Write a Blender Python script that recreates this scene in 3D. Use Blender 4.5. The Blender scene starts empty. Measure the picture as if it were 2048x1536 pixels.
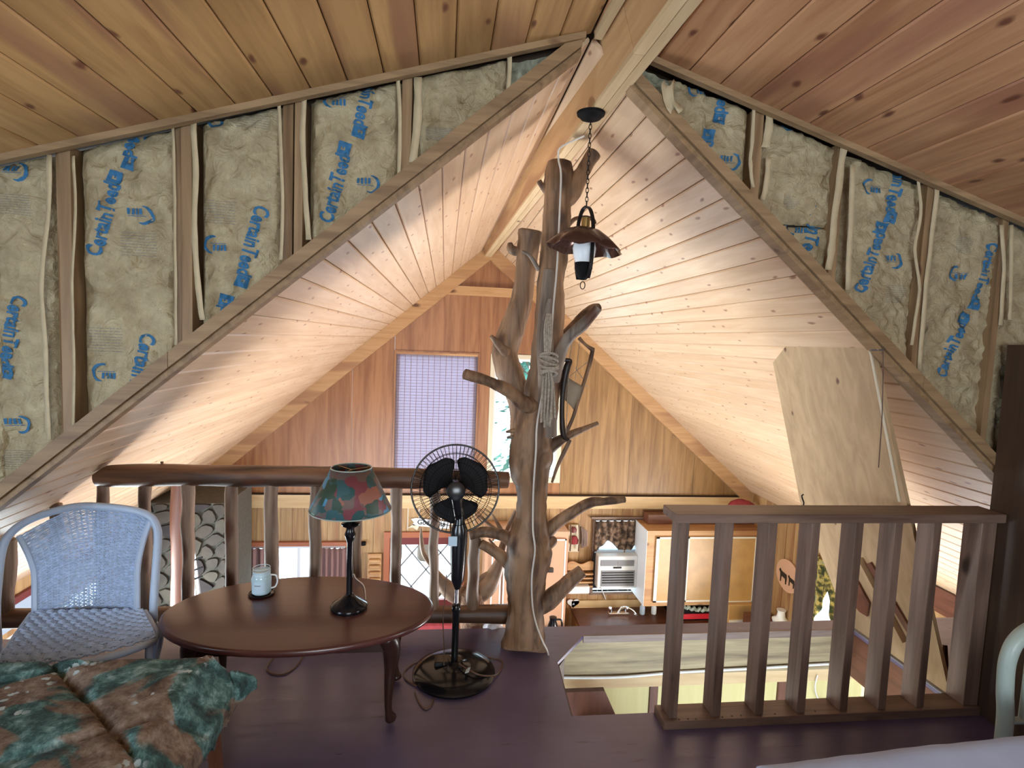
import bpy, bmesh, math, random
from mathutils import Vector, Matrix, noise
random.seed(7)
PI = math.pi
C = bpy.context.scene.collection
V = Vector
# ------------------------------------------------------------------ camera
F = 1120.0; HC = 1.6
_d = V((-134/F, 93/F, -1)).normalized()
_u = V((.03, 1, 0)); _u = (_u - _d*_u.dot(_d)).normalized()
_r = _d.cross(_u)
cam = bpy.data.objects.new('camera', bpy.data.cameras.new('camera')); C.objects.link(cam)
cam.data.sensor_width = 36; cam.data.lens = F/2048*36; cam.data.clip_start = .02; cam.data.clip_end = 200
cam.matrix_world = Matrix(((_r.x, _r.y, _r.z, 0), (_d.x, _d.y, _d.z, 0), (_u.x, _u.y, _u.z, HC), (0, 0, 0, 1)))
bpy.context.scene.camera = cam
def ray(px, py):
    c = V(((px-1024)/F, -(py-768)/F, -1)); return V((c.dot(_r), c.dot(_d), c.dot(_u)))
def aY(px, py, y): v = ray(px, py); return V((0, 0, HC)) + v*(y/v.y)
def aZ(px, py, z): v = ray(px, py); return V((0, 0, HC)) + v*((z-HC)/v.z)
def aX(px, py, x): v = ray(px, py); return V((0, 0, HC)) + v*(x/v.x)
# ------------------------------------------------------------------ world, light, exposure
sc = bpy.context.scene
sc.view_settings.view_transform = 'Standard'; sc.view_settings.look = 'None'
sc.view_settings.gamma = 1; sc.view_settings.use_curve_mapping = False
sc.view_settings.exposure = 0.0
w = bpy.data.worlds.new('world'); sc.world = w; w.use_nodes = True
bg = w.node_tree.nodes['Background']; bg.inputs[0].default_value = (.70, .86, 1, 1); bg.inputs[1].default_value = 12.0
YW, YF, XR, ZR = 2.2, 7.02, .526, 2.768
XL, XRT, ZG = -3.06, 4.15, -2.72
SL, SR = .858, .85
def area(loc, rot, sx, sy, power, col, portal=False):
    L = bpy.data.lights.new('window_daylight', 'AREA'); L.shape = 'RECTANGLE'; L.size = sx; L.size_y = sy
    L.energy = power; L.color = col
    if portal: L.cycles.is_portal = True
    if power > 100: L.spread = math.radians(135)
    o = bpy.data.objects.new('window_daylight', L); C.objects.link(o); o.location = loc; o.rotation_euler = rot
    return o
# daylight in the windows of the rooms; an area light's face looks along its local -Z
area((-3.0, -.2, 1.0), (0, -PI/2+.45, 0), .8, 1.3, 46, (.58, .76, 1))           # loft dormer window, left
area((4.08, .2, 1.1), (0, PI/2, 0), .8, 1.2, 18, (1, .92, .88))             # loft dormer window, right
area((.3, -2.3, 1.35), (PI/2, 0, 0), 1.6, 1.0, 31, (1, .93, .82))          # loft back window
area((-3.0, 4.2, -1.35), (0, -PI/2-.35, 0), 1.3, 2.4, 200, (.9, .97, 1))   # great room windows, left wall
area((4.08, 4.1, -1.8), (0, PI/2+.42, 0), 1.2, 2.0, 270, (1, .93, .93))   # great room windows, right wall
# ------------------------------------------------------------------ materials
MATS = {}
def N(nt, t, **k):
    n = nt.nodes.new(t)
    for a, b in k.items():
        if a.startswith('i_'):
            n.inputs[int(a[2:]) if a[2:].isdigit() else a[2:].replace('_', ' ')].default_value = b
        else: setattr(n, a, b)
    return n
def newmat(name, rough=.6, color=(.5, .5, .5), **k):
    m = bpy.data.materials.new(name); m.use_nodes = True; nt = m.node_tree
    b = nt.nodes['Principled BSDF']; b.inputs['Base Color'].default_value = (*color, 1); b.inputs['Roughness'].default_value = rough
    for a, v in k.items(): b.inputs[a.replace('_', ' ')].default_value = v
    return m, nt, b
def ramp(nt, stops):
    r = nt.nodes.new('ShaderNodeValToRGB'); e = r.color_ramp.elements
    while len(e) < len(stops): e.new(.5)
    for i, (p, c) in enumerate(stops): e[i].position = p; e[i].color = (*c, 1) if len(c) == 3 else c
    return r
def mix(nt, f, a, b, mode='MIX'):
    m = nt.nodes.new('ShaderNodeMix'); m.data_type = 'RGBA'; m.blend_type = mode
    for s, v in ((0, f), (6, a), (7, b)):
        if hasattr(v, 'links'): nt.links.new(v, m.inputs[s])
        else: m.inputs[s].default_value = v if s == 0 else (*v, 1)
    return m.outputs[2]
def offset_coords(nt, scale):
    tc = N(nt, 'ShaderNodeTexCoord'); oi = N(nt, 'ShaderNodeObjectInfo')
    mp = N(nt, 'ShaderNodeMapping'); mp.inputs['Scale'].default_value = scale
    nt.links.new(tc.outputs['Object'], mp.inputs[0])
    vm = N(nt, 'ShaderNodeVectorMath', operation='SCALE'); vm.inputs[0].default_value = (37, 53, 71)
    nt.links.new(oi.outputs['Random'], vm.inputs[3])
    ad = N(nt, 'ShaderNodeVectorMath', operation='ADD')
    nt.links.new(mp.outputs[0], ad.inputs[0]); nt.links.new(vm.outputs[0], ad.inputs[1])
    return ad.outputs[0], oi.outputs['Random']
def wood(name, ax, light, dark, rough=.55, knot=(.09, .03, .012), kd=1.0, kr=.11, grain=1.0, var=.25, streak=None, coat=0, bump=.15, kst=.45, flat=None, gate=.35):
    """grain runs along axis ax (0 x,1 y,2 z); kd = knots per metre scale; streak = colour of heartwood bands"""
    m, nt, b = newmat(name, rough)
    s = [22*grain]*3; s[ax] = 1.6*grain
    co, rnd = offset_coords(nt, s)
    n1 = N(nt, 'ShaderNodeTexNoise', i_2=1.0, i_3=6.0, i_4=.6); n1.inputs['Distortion'].default_value = .6; nt.links.new(co, n1.inputs[0])
    r1 = ramp(nt, [(.32, dark), (.62, light)]); nt.links.new(n1.outputs[0], r1.inputs[0])
    col = r1.outputs[0]
    s2 = [5.0]*3; s2[ax] = .7
    co2, _ = offset_coords(nt, s2)
    n2 = N(nt, 'ShaderNodeTexNoise', i_2=1.0, i_3=2.0); nt.links.new(co2, n2.inputs[0])
    if streak:
        r2 = ramp(nt, [(.54, (0, 0, 0)), (.63, (1, 1, 1))]); nt.links.new(n2.outputs[0], r2.inputs[0])
        mm = N(nt, 'ShaderNodeMath', operation='MULTIPLY'); mm.inputs[1].default_value = .65; nt.links.new(r2.outputs[0], mm.inputs[0])
        col = mix(nt, mm.outputs[0], col, streak)
    # per-board tint
    r3 = ramp(nt, [(0, (1-var, 1-var*1.15, 1-var*1.3)), (1, (1, 1, 1))]); nt.links.new(rnd, r3.inputs[0])
    col = mix(nt, 1.0, col, r3.outputs[0], 'MULTIPLY')
    if kd:
        s3 = [5.2*kd]*3; s3[ax] = 5.2*kd*kst
        if flat is not None: s3[flat] = 0
        co3, _ = offset_coords(nt, s3)
        nz = N(nt, 'ShaderNodeTexNoise', i_2=2.5, i_3=2.0); nt.links.new(co3, nz.inputs[0])
        mx = N(nt, 'ShaderNodeMix', data_type='VECTOR'); mx.inputs[0].default_value = .16
        nt.links.new(co3, mx.inputs[4]); nt.links.new(nz.outputs[1], mx.inputs[5])
        vo = N(nt, 'ShaderNodeTexVoronoi'); nt.links.new(mx.outputs[1], vo.inputs[0]); vo.inputs['Scale'].default_value = 1.0
        if flat is not None:
            for n_ in (vo,): n_.voronoi_dimensions = '2D' if flat == 2 else '3D'
        r4 = ramp(nt, [(0, (1, 1, 1)), (kr*.55, (.9, .9, .9)), (kr*1.25, (0, 0, 0))]); nt.links.new(vo.outputs['Distance'], r4.inputs[0])
        sc_ = N(nt, 'ShaderNodeSeparateColor'); nt.links.new(vo.outputs['Color'], sc_.inputs[0])
        gt = N(nt, 'ShaderNodeMath', operation='GREATER_THAN'); gt.inputs[1].default_value = gate; nt.links.new(sc_.outputs[0], gt.inputs[0])
        gm = N(nt, 'ShaderNodeMath', operation='MULTIPLY'); nt.links.new(gt.outputs[0], gm.inputs[0]); nt.links.new(r4.outputs[0], gm.inputs[1])
        col = mix(nt, gm.outputs[0], col, knot)
    nt.links.new(col, b.inputs['Base Color'])
    if bump:
        bp = N(nt, 'ShaderNodeBump'); bp.inputs['Strength'].default_value = bump; bp.inputs['Distance'].default_value = .004
        nt.links.new(n1.outputs[0], bp.inputs['Height']); nt.links.new(bp.outputs[0], b.inputs['Normal'])
    if coat: b.inputs['Coat Weight'].default_value = coat; b.inputs['Coat Roughness'].default_value = .2
    MATS[name] = m; return m
def plain(name, color, rough=.5, metal=0, nscale=0, namt=.15, bump=0, **k):
    m, nt, b = newmat(name, rough, color, **k); b.inputs['Metallic'].default_value = metal
    if nscale:
        tc = N(nt, 'ShaderNodeTexCoord'); n = N(nt, 'ShaderNodeTexNoise', i_2=nscale, i_3=5.0); nt.links.new(tc.outputs['Object'], n.inputs[0])
        r = ramp(nt, [(.3, tuple(c*(1-namt) for c in color)), (.7, tuple(min(1, c*(1+namt)) for c in color))])
        nt.links.new(n.outputs[0], r.inputs[0]); nt.links.new(r.outputs[0], b.inputs['Base Color'])
        if bump:
            bp = N(nt, 'ShaderNodeBump'); bp.inputs['Strength'].default_value = bump; bp.inputs['Distance'].default_value = .01
            nt.links.new(n.outputs[0], bp.inputs['Height']); nt.links.new(bp.outputs[0], b.inputs['Normal'])
    MATS[name] = m; return m
PINE_L, PINE_D = (.60, .36, .17), (.47, .26, .11)
for ax in (0, 1, 2):
    wood('pine%d' % ax, ax, PINE_L, PINE_D, kd=1.0, kr=.12, streak=(.33, .15, .075))
    wood('stud%d' % ax, ax, (.38, .245, .125), (.21, .125, .06), kd=1.5, kr=.10, gate=.5, var=.25)
    wood('stain%d' % ax, ax, (.25, .165, .125), (.12, .072, .052), kd=.9, kr=.09, knot=(.02, .01, .006), rough=.45, var=.25)
    wood('darkwood%d' % ax, ax, (.075, .04, .022), (.04, .02, .011), kd=0, rough=.5)
    wood('redwood%d' % ax, ax, (.18, .065, .032), (.10, .032, .015), kd=.6, kr=.06, rough=.45)
wood('pine_ceiling', 1, (.57, .34, .135), (.39, .21, .075), kd=1.5, kr=.075, flat=2, gate=.45, knot=(.13, .04, .015), streak=(.30, .13, .075), var=.22, rough=.5)
wood('pine_ceiling_warm', 1, (.60, .32, .16), (.42, .19, .085), kd=1.4, kr=.075, flat=2, gate=.4, knot=(.12, .03, .012), streak=(.32, .12, .075), var=.2, rough=.45)
wood('pine_roof', 1, (.75, .55, .37), (.63, .43, .26), kd=2.4, kr=.065, kst=.3, flat=2, gate=.2, knot=(.30, .14, .08), var=.14, rough=.4)
wood('beam0', 0, (.36, .27, .14), (.15, .10, .05), kd=1.2, kr=.12, gate=.3, grain=.9, var=.1)
wood('pale_board0', 0, (.66, .47, .25), (.55, .36, .17), kd=.7, kr=.06, var=.15)
wood('pale_board1', 1, (.66, .50, .29), (.55, .38, .2), kd=.7, kr=.05, var=.15)
wood('plywood_red', 2, (.38, .175, .072), (.22, .085, .032), kd=0, grain=.6, var=.15, rough=.35)
wood('plywood_gold', 2, (.37, .21, .08), (.19, .095, .032), kd=0, grain=.6, var=.12, rough=.35)
wood('plywood_hatch', 2, (.45, .31, .17), (.34, .225, .115), kd=1.5, kr=.075, gate=.4, flat=0, grain=.7, var=0, rough=.6, kst=.7)
wood('panel_pine', 2, (.52, .34, .16), (.36, .2, .08), kd=.9, kr=.09, var=.3, streak=(.28, .12, .05))
wood('yellow_ply', 2, (.60, .50, .22), (.52, .42, .17), kd=.4, kr=.05, grain=.5, var=.08)
wood('bark', 2, (.34, .20, .11), (.055, .028, .014), kd=2.6, kr=.34, gate=.35, grain=.8, var=.12, streak=(.035, .02, .012), bump=.8, rough=.6, knot=(.05, .02, .01))
wood('bark_grey', 2, (.27, .215, .17), (.07, .05, .038), kd=2.2, kr=.28, gate=.45, grain=.8, var=.15, bump=.7, rough=.6)
wood('log_rail', 0, (.21, .10, .05), (.04, .018, .01), streak=(.03, .015, .01), kd=2.2, kr=.26, gate=.4, grain=.9, var=.1, bump=.8, rough=.5)
wood('log_baluster', 2, (.33, .225, .155), (.11, .065, .042), kd=2.4, kr=.28, gate=.5, grain=.9, var=.3, bump=.6)
wood('table_top', 0, (.085, .028, .022), (.055, .016, .013), kd=0, grain=.6, var=0, rough=.28, coat=.15, bump=.03)
plain('table_leg', (.03, .012, .008), .3)
plain('black_plastic', (.008, .009, .011), .22)
plain('black_metal', (.004, .004, .005), .7, Specular_IOR_Level=.15)
plain('blade_black', (.006, .006, .009), .6, Specular_IOR_Level=.25)
plain('iron', (.02, .018, .018), .4, .6)
plain('chrome', (.8, .82, .85), .12, 1)
plain('galvanized', (.75, .78, .85), .22, 1, 20, .15)
plain('white_paint', (.75, .78, .8), .45)
plain('white_plastic', (.7, .74, .76), .4)
plain('grey_plastic', (.2, .21, .23), .5)
plain('wicker', (.40, .51, .70), .55, 0, 60, .18)  # white wicker with the blue cast of the window light in its colour
plain('wicker_tube', (.42, .52, .68), .4)  # white tube, same blue light cast put into the colour
plain('cord_white', (.62, .58, .52), .5)
plain('cord_brown', (.10, .05, .03), .4)
plain('rope', (.34, .29, .23), .9, 0, 90, .3)
plain('blue_print', (.025, .145, .30), .7)
plain('grey_print', (.19, .20, .20), .8)
plain('candle', (.55, .70, .78), .4, 0)
plain('label_paper', (.50, .64, .74), .7)
plain('glass_white', (.82, .87, .9), .3, Emission_Color=(0, 0, 0, 1))
plain('shade_brown', (.085, .04, .03), .22, .5)
plain('sheet', (.44, .53, .76), .85, 0, 6, .05, .3)
plain('bed_tube', (.34, .42, .38), .35)
plain('stone_a', (.045, .032, .022), .8, 0, 9, .3, .5); plain('stone_b', (.02, .010, .009), .8, 0, 9, .3, .5)
plain('stone_c', (.06, .046, .03), .8, 0, 9, .25, .5); plain('mortar', (.07, .062, .046), .9, 0, 30, .2, .5)
plain('lattice_grey', (.2, .19, .2), .6)
plain('curtain_mauve', (.24, .14, .13), .9)
plain('maroon', (.16, .03, .03), .5)
plain('red_frame', (.36, .12, .055), .5)
plain('red_cloth', (.25, .025, .03), .8, 0, 25, .2)
plain('red_gloss', (.6, .02, .04), .3)
plain('black_gloss', (.006, .006, .008), .16, Specular_IOR_Level=.35)
plain('antler', (.30, .20, .13), .5, 0, 14, .35, .4)
plain('fur', (.22, .13, .08), .95, 0, 45, .5, 1)
plain('fur_white', (.55, .55, .6), .95, 0, 45, .3, 1)
plain('leather', (.02, .012, .01), .45)
plain('hide', (.30, .24, .17), .7, 0, 12, .2)
plain('cabinet_pink', (.55, .32, .2), .5); plain('cabinet_gold', (.50, .31, .12), .35, 0, 5, .15)
plain('cabinet_edge', (.75, .76, .72), .4)
plain('blue_grey', (.4, .5, .62), .5)
plain('yellow', (.7, .6, .08), .5)
plain('ground', (.5, .52, .5), .9, 0, 3, .4)
plain('leaf', (.03, .12, .085), .7, 0, 2, .5); plain('trunk_out', (.09, .06, .04), .9)
plain('shadow_gap', (.03, .015, .008), .9)
plain('house_dark', (.09, .06, .04), .9)
plain('brass', (.4, .27, .1), .3, .8)
plain('cream', (.62, .56, .42), .6)
plain('fiberglass', (.30, .30, .22), 1, 0, 30, .4, 1)
def special():
    # kraft paper
    m, nt, b = newmat('kraft', .62)
    co, _ = offset_coords(nt, (1, 1, 1))
    n = N(nt, 'ShaderNodeTexNoise', i_2=11.0, i_3=7.0, i_4=.62); nt.links.new(co, n.inputs[0])
    r = ramp(nt, [(.3, (.29, .225, .125)), (.7, (.50, .42, .26))]); nt.links.new(n.outputs[0], r.inputs[0])
    nt.links.new(r.outputs[0], b.inputs['Base Color'])
    n2 = N(nt, 'ShaderNodeTexNoise', i_2=15.0, i_3=5.0, i_4=.55); n2.inputs['Distortion'].default_value = 1.4; nt.links.new(co, n2.inputs[0])
    bp = N(nt, 'ShaderNodeBump'); bp.inputs['Strength'].default_value = .8; bp.inputs['Distance'].default_value = .028
    nt.links.new(n2.outputs[0], bp.inputs['Height']); nt.links.new(bp.outputs[0], b.inputs['Normal']); MATS['kraft'] = m
    plain('flange', (.52, .42, .26), .6, 0, 20, .1)
    # painted plywood floor, satin; blue of the daylight put into the maroon
    m, nt, b = newmat('floor_paint', .34, Specular_IOR_Level=.8)
    tc = N(nt, 'ShaderNodeTexCoord'); mp = N(nt, 'ShaderNodeMapping'); mp.inputs['Scale'].default_value = (3, 26, 3); nt.links.new(tc.outputs['Object'], mp.inputs[0])
    n = N(nt, 'ShaderNodeTexNoise', i_2=1.0, i_3=6.0, i_4=.65); nt.links.new(mp.outputs[0], n.inputs[0])
    n3 = N(nt, 'ShaderNodeTexNoise', i_2=2.2, i_3=4.0); nt.links.new(tc.outputs['Object'], n3.inputs[0])
    r = ramp(nt, [(.3, (.07, .053, .105)), (.7, (.125, .098, .185))]); nt.links.new(n3.outputs[0], r.inputs[0])
    r2 = ramp(nt, [(.64, (0, 0, 0)), (.72, (1, 1, 1))]); nt.links.new(n.outputs[0], r2.inputs[0])
    col = mix(nt, r2.outputs[0], r.outputs[0], (.05, .015, .018)); nt.links.new(col, b.inputs['Base Color'])
    rr = ramp(nt, [(.3, (.27,)*3), (.7, (.45,)*3)]); nt.links.new(n.outputs[0], rr.inputs[0]); nt.links.new(rr.outputs[0], b.inputs['Roughness'])
    bp = N(nt, 'ShaderNodeBump'); bp.inputs['Strength'].default_value = .25; bp.inputs['Distance'].default_value = .003
    nt.links.new(n.outputs[0], bp.inputs['Height']); nt.links.new(bp.outputs[0], b.inputs['Normal']); MATS['floor_paint'] = m
    # patchwork shade
    m, nt, b = newmat('patchwork', .6)
    tc = N(nt, 'ShaderNodeTexCoord'); vo = N(nt, 'ShaderNodeTexVoronoi', i_2=24.0); vo.distance = 'CHEBYCHEV'
    nt.links.new(tc.outputs['Object'], vo.inputs[0])
    sp = N(nt, 'ShaderNodeSeparateColor'); nt.links.new(vo.outputs['Color'], sp.inputs[0])
    r = ramp(nt, [(0, (.02, .07, .07)), (.16, (.14, .085, .07)), (.3, (.025, .055, .035)), (.42, (.17, .04, .05)), (.50, (.07, .24, .38)), (.62, (.13, .095, .09)), (.76, (.03, .09, .10)), (.88, (.27, .10, .065)), (.95, (.13, .22, .15))])
    r.color_ramp.interpolation = 'CONSTANT'; nt.links.new(sp.outputs[0], r.inputs[0]); nt.links.new(r.outputs[0], b.inputs['Base Color'])
    MATS['patchwork'] = m
    # quilt print: woodland blotches in teal, fawn and dark brown
    m, nt, b = newmat('quilt', .85)
    tc = N(nt, 'ShaderNodeTexCoord')
    n = N(nt, 'ShaderNodeTexNoise', i_2=3.2, i_3=3.0); n.inputs['Distortion'].default_value = .8; nt.links.new(tc.outputs['Object'], n.inputs[0])
    n2 = N(nt, 'ShaderNodeTexNoise', i_2=14.0, i_3=8.0, i_4=.75); n2.inputs['Distortion'].default_value = .25; nt.links.new(tc.outputs['Object'], n2.inputs[0])
    teal = ramp(nt, [(.36, (.010, .022, .022)), (.47, (.03, .08, .075)), (.56, (.10, .20, .19)), (.68, (.34, .46, .46))]); nt.links.new(n2.outputs[0], teal.inputs[0])
    fawn = ramp(nt, [(.34, (.04, .024, .018)), (.5, (.17, .115, .08)), (.68, (.34, .28, .23))]); nt.links.new(n2.outputs[0], fawn.inputs[0])
    ge = N(nt, 'ShaderNodeNewGeometry'); ds = N(nt, 'ShaderNodeVectorMath', operation='DISTANCE'); ds.inputs[1].default_value = tuple(aZ(255, 1400, .5)); nt.links.new(ge.outputs['Position'], ds.inputs[0])
    m1 = N(nt, 'ShaderNodeMath', operation='MULTIPLY_ADD'); m1.inputs[1].default_value = -.32; m1.inputs[2].default_value = .13; nt.links.new(ds.outputs['Value'], m1.inputs[0])
    m2_ = N(nt, 'ShaderNodeMath', operation='ADD'); nt.links.new(m1.outputs[0], m2_.inputs[0]); nt.links.new(n.outputs[0], m2_.inputs[1])
    msk = ramp(nt, [(.53, (0, 0, 0)), (.555, (1, 1, 1))]); nt.links.new(m2_.outputs[0], msk.inputs[0])
    col = mix(nt, msk.outputs[0], teal.outputs[0], fawn.outputs[0])
    vo = N(nt, 'ShaderNodeTexVoronoi', i_2=30.0); dm = N(nt, 'ShaderNodeMix', data_type='VECTOR'); dm.inputs[0].default_value = .05; nt.links.new(tc.outputs['Object'], dm.inputs[4]); nt.links.new(n2.outputs[1], dm.inputs[5]); nt.links.new(dm.outputs[1], vo.inputs[0])
    n4 = N(nt, 'ShaderNodeTexNoise', i_2=3.4, i_3=2.0); nt.links.new(tc.outputs['Object'], n4.inputs[0])
    fl = ramp(nt, [(.30, (1, 1, 1)), (.36, (0, 0, 0))]); nt.links.new(vo.outputs['Distance'], fl.inputs[0])
    fm = ramp(nt, [(.51, (0, 0, 0)), (.56, (1, 1, 1))]); nt.links.new(n4.outputs[0], fm.inputs[0])
    mm = N(nt, 'ShaderNodeMath', operation='MULTIPLY'); nt.links.new(fl.outputs[0], mm.inputs[0]); nt.links.new(fm.outputs[0], mm.inputs[1])
    col = mix(nt, mm.outputs[0], col, (.45, .55, .56)); nt.links.new(col, b.inputs['Base Color']); MATS['quilt'] = m
    # camouflage-leaf valance and sunflower valance
    for nm, st in (('valance', [(.38, (.03, .02, .015)), (.5, (.12, .075, .05)), (.6, (.26, .19, .14)), (.7, (.33, .2, .1))]),
                   ('sunflower', [(.4, (.03, .04, .01)), (.5, (.14, .12, .04)), (.57, (.42, .33, .08)), (.68, (.28, .28, .16))])):
        m, nt, b = newmat(nm, .9); tc = N(nt, 'ShaderNodeTexCoord')
        n = N(nt, 'ShaderNodeTexNoise', i_2=16.0, i_3=4.0); nt.links.new(tc.outputs['Object'], n.inputs[0])
        r = ramp(nt, st); nt.links.new(n.outputs[0], r.inputs[0]); nt.links.new(r.outputs[0], b.inputs['Base Color']); MATS[nm] = m
    # glass
    m, nt, b = newmat('glass', 0.0, (1, 1, 1)); nt.nodes.remove(b); out = nt.nodes['Material Output']
    g = N(nt, 'ShaderNodeBsdfGlossy'); g.inputs['Roughness'].default_value = .03; t = N(nt, 'ShaderNodeBsdfTransparent'); t.inputs[0].default_value = (.93, .96, .96, 1)
    mx = N(nt, 'ShaderNodeMixShader'); mx.inputs[0].default_value = .06; nt.links.new(t.outputs[0], mx.inputs[1]); nt.links.new(g.outputs[0], mx.inputs[2]); nt.links.new(mx.outputs[0], out.inputs[0]); MATS['glass'] = m
    # thin woven cloth letting daylight through
    for nm, tr, df, f, tp in (('blind', (.47, .42, .50), (.40, .34, .38), .55, .04), ('sheer', (.65, .85, .9), (.6, .7, .75), .6, .15)):
        m, nt, b = newmat(nm); nt.nodes.remove(b); out = nt.nodes['Material Output']
        a = N(nt, 'ShaderNodeBsdfTranslucent'); a.inputs[0].default_value = (*tr, 1); c = N(nt, 'ShaderNodeBsdfDiffuse'); c.inputs[0].default_value = (*df, 1)
        mx = N(nt, 'ShaderNodeMixShader'); mx.inputs[0].default_value = f; nt.links.new(c.outputs[0], mx.inputs[1]); nt.links.new(a.outputs[0], mx.inputs[2])
        t = N(nt, 'ShaderNodeBsdfTransparent'); m2 = N(nt, 'ShaderNodeMixShader'); m2.inputs[0].default_value = tp
        nt.links.new(mx.outputs[0], m2.inputs[1]); nt.links.new(t.outputs[0], m2.inputs[2]); nt.links.new(m2.outputs[0], out.inputs[0]); MATS[nm] = m
special()
# ------------------------------------------------------------------ helpers
def wloc(o):
    v = V((0, 0, 0))
    while o: v += o.location; o = o.parent
    return v
def tag(o, label=None, cat=None, group=None, kind=None):
    if label: o['label'] = label
    if cat: o['category'] = cat
    if group: o['group'] = group
    if kind: o['kind'] = kind
    return o
def thing(name, label, cat, loc, group=None):
    o = bpy.data.objects.new(name, None); C.objects.link(o); o.location = loc; o.empty_display_size = .05
    return tag(o, label, cat, group)
def struct(name, loc=(0, 0, 0), label=None):
    o = bpy.data.objects.new(name, None); C.objects.link(o); o.location = loc; o['kind'] = 'structure'
    if label: o['label'] = label
    return o
def frame_of(d):
    d = d.normalized(); a = V((0, 0, 1)) if abs(d.z) < .9 else V((1, 0, 0))
    x = d.cross(a).normalized(); y = d.cross(x).normalized(); return x, y
class MB:
    def __init__(s): s.bm = bmesh.new()
    def quad(s, pts):
        return s.bm.faces.new([s.bm.verts.new(p) for p in pts])
    def hexa(s, p):     # 8 points: bottom ring 0-3, top ring 4-7
        v = [s.bm.verts.new(q) for q in p]
        for f in ((3, 2, 1, 0), (4, 5, 6, 7), (0, 1, 5, 4), (1, 2, 6, 5), (2, 3, 7, 6), (3, 0, 4, 7)): s.bm.faces.new([v[i] for i in f])
        return s
    def box(s, a, b):
        x0, y0, z0 = (min(a[i], b[i]) for i in range(3)); x1, y1, z1 = (max(a[i], b[i]) for i in range(3))
        return s.hexa([(x0, y0, z0), (x1, y0, z0), (x1, y1, z0), (x0, y1, z0), (x0, y0, z1), (x1, y0, z1), (x1, y1, z1), (x0, y1, z1)])
    def beam(s, p, q, wd, ht, up=V((0, 0, 1))):     # bar p->q, wd sideways, ht along up
        p = V(p); q = V(q); d = (q-p).normalized(); x = d.cross(up).normalized(); y = x.cross(d).normalized()
        x *= wd/2; y *= ht/2
        return s.hexa([p-x-y, p+x-y, q+x-y, q-x-y, p-x+y, p+x+y, q+x+y, q-x+y])
    def prism(s, pts, off):     # planar polygon extruded by vector off
        off = V(off); a = [s.bm.verts.new(p) for p in pts]; b = [s.bm.verts.new(V(p)+off) for p in pts]; n = len(pts)
        s.bm.faces.new(a[::-1]); s.bm.faces.new(b)
        for i in range(n): s.bm.faces.new((a[i], a[(i+1) % n], b[(i+1) % n], b[i]))
        return s
    def tube(s, pts, rad, seg=10, cap=True, rough=0, rs=6, flat=1, closed=False):
        pts = [V(p) for p in pts]; n = len(pts)
        if not hasattr(rad, '__len__'): rad = [rad]*n
        rings = []; x = y = None
        for i, p in enumerate(pts):
            if closed: d = pts[(i+1) % n]-pts[i-1]
            else: d = pts[min(i+1, n-1)]-pts[max(i-1, 0)]
            d = d.normalized()
            if x is None: x, y = frame_of(d)
            else:
                x = (x-d*x.dot(d)).normalized(); y = d.cross(x).normalized()
            ring = []
            for k in range(seg):
                a = 2*PI*k/seg; r = rad[i]
                o = x*math.cos(a)*r+y*math.sin(a)*r*flat
                if rough: o *= 1+rough*noise.noise((p+o)*rs)+rough*.5*noise.noise((p+o)*rs*3)
                ring.append(s.bm.verts.new(p+o))
            rings.append(ring)
        m = n if closed else n-1
        for i in range(m):
            A = rings[i]; B = rings[(i+1) % n]
            for k in range(seg): s.bm.faces.new((A[k], A[(k+1) % seg], B[(k+1) % seg], B[k]))
        if cap and not closed:
            s.bm.faces.new(rings[0][::-1]); s.bm.faces.new(rings[-1])
        return s
    def lathe(s, prof, c=(0, 0, 0), seg=24, sx=1, sy=1):
        c = V(c); rings = []
        for r, z in prof:
            rings.append([s.bm.verts.new(c+V((r*math.cos(2*PI*k/seg)*sx, r*math.sin(2*PI*k/seg)*sy, z))) for k in range(seg)])
        for A, B in zip(rings, rings[1:]):
            for k in range(seg): s.bm.faces.new((A[k], A[(k+1) % seg], B[(k+1) % seg], B[k]))
        if prof[0][0] > 1e-4: s.bm.faces.new(rings[0][::-1])
        if prof[-1][0] > 1e-4: s.bm.faces.new(rings[-1])
        return s
    def grid(s, fn, nu, nv):
        v = [[s.bm.verts.new(fn(i/nu, j/nv)) for j in range(nv+1)] for i in range(nu+1)]
        for i in range(nu):
            for j in range(nv): s.bm.faces.new((v[i][j], v[i+1][j], v[i+1][j+1], v[i][j+1]))
        return s
    def build(s, name, mat, parent=None, smooth=False, bevel=0, thick=0, label=None, kind=None, sub=0):
        o0 = wloc(parent) if parent else V((0, 0, 0))
        bmesh.ops.remove_doubles(s.bm, verts=s.bm.verts, dist=1e-6)
        if bevel: bmesh.ops.bevel(s.bm, geom=s.bm.edges[:], offset=bevel, segments=1, affect='EDGES')
        bmesh.ops.recalc_face_normals(s.bm, faces=s.bm.faces)
        if not parent:
            ps = [v.co for v in s.bm.verts]; lo = V([min(p[i] for p in ps) for i in range(3)]); hi = V([max(p[i] for p in ps) for i in range(3)])
            o0 = V(((lo.x+hi.x)/2, (lo.y+hi.y)/2, lo.z))
        me = bpy.data.meshes.new(name)
        for v in s.bm.verts: v.co -= o0
        for f in s.bm.faces: f.smooth = smooth
        s.bm.to_mesh(me); s.bm.free(); me.materials.append(MATS[mat])
        o = bpy.data.objects.new(name, me); C.objects.link(o)
        if parent: o.parent = parent
        else: o.location = o0
        if smooth:
            try: me.set_sharp_from_angle(angle=math.radians(50))
            except Exception: pass
        if thick: md = o.modifiers.new('thickness', 'SOLIDIFY'); md.thickness = thick; md.offset = 0
        if sub: md = o.modifiers.new('subdivision', 'SUBSURF'); md.levels = md.render_levels = sub
        if label: o['label'] = label
        if kind: o['kind'] = kind
        return o
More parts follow.
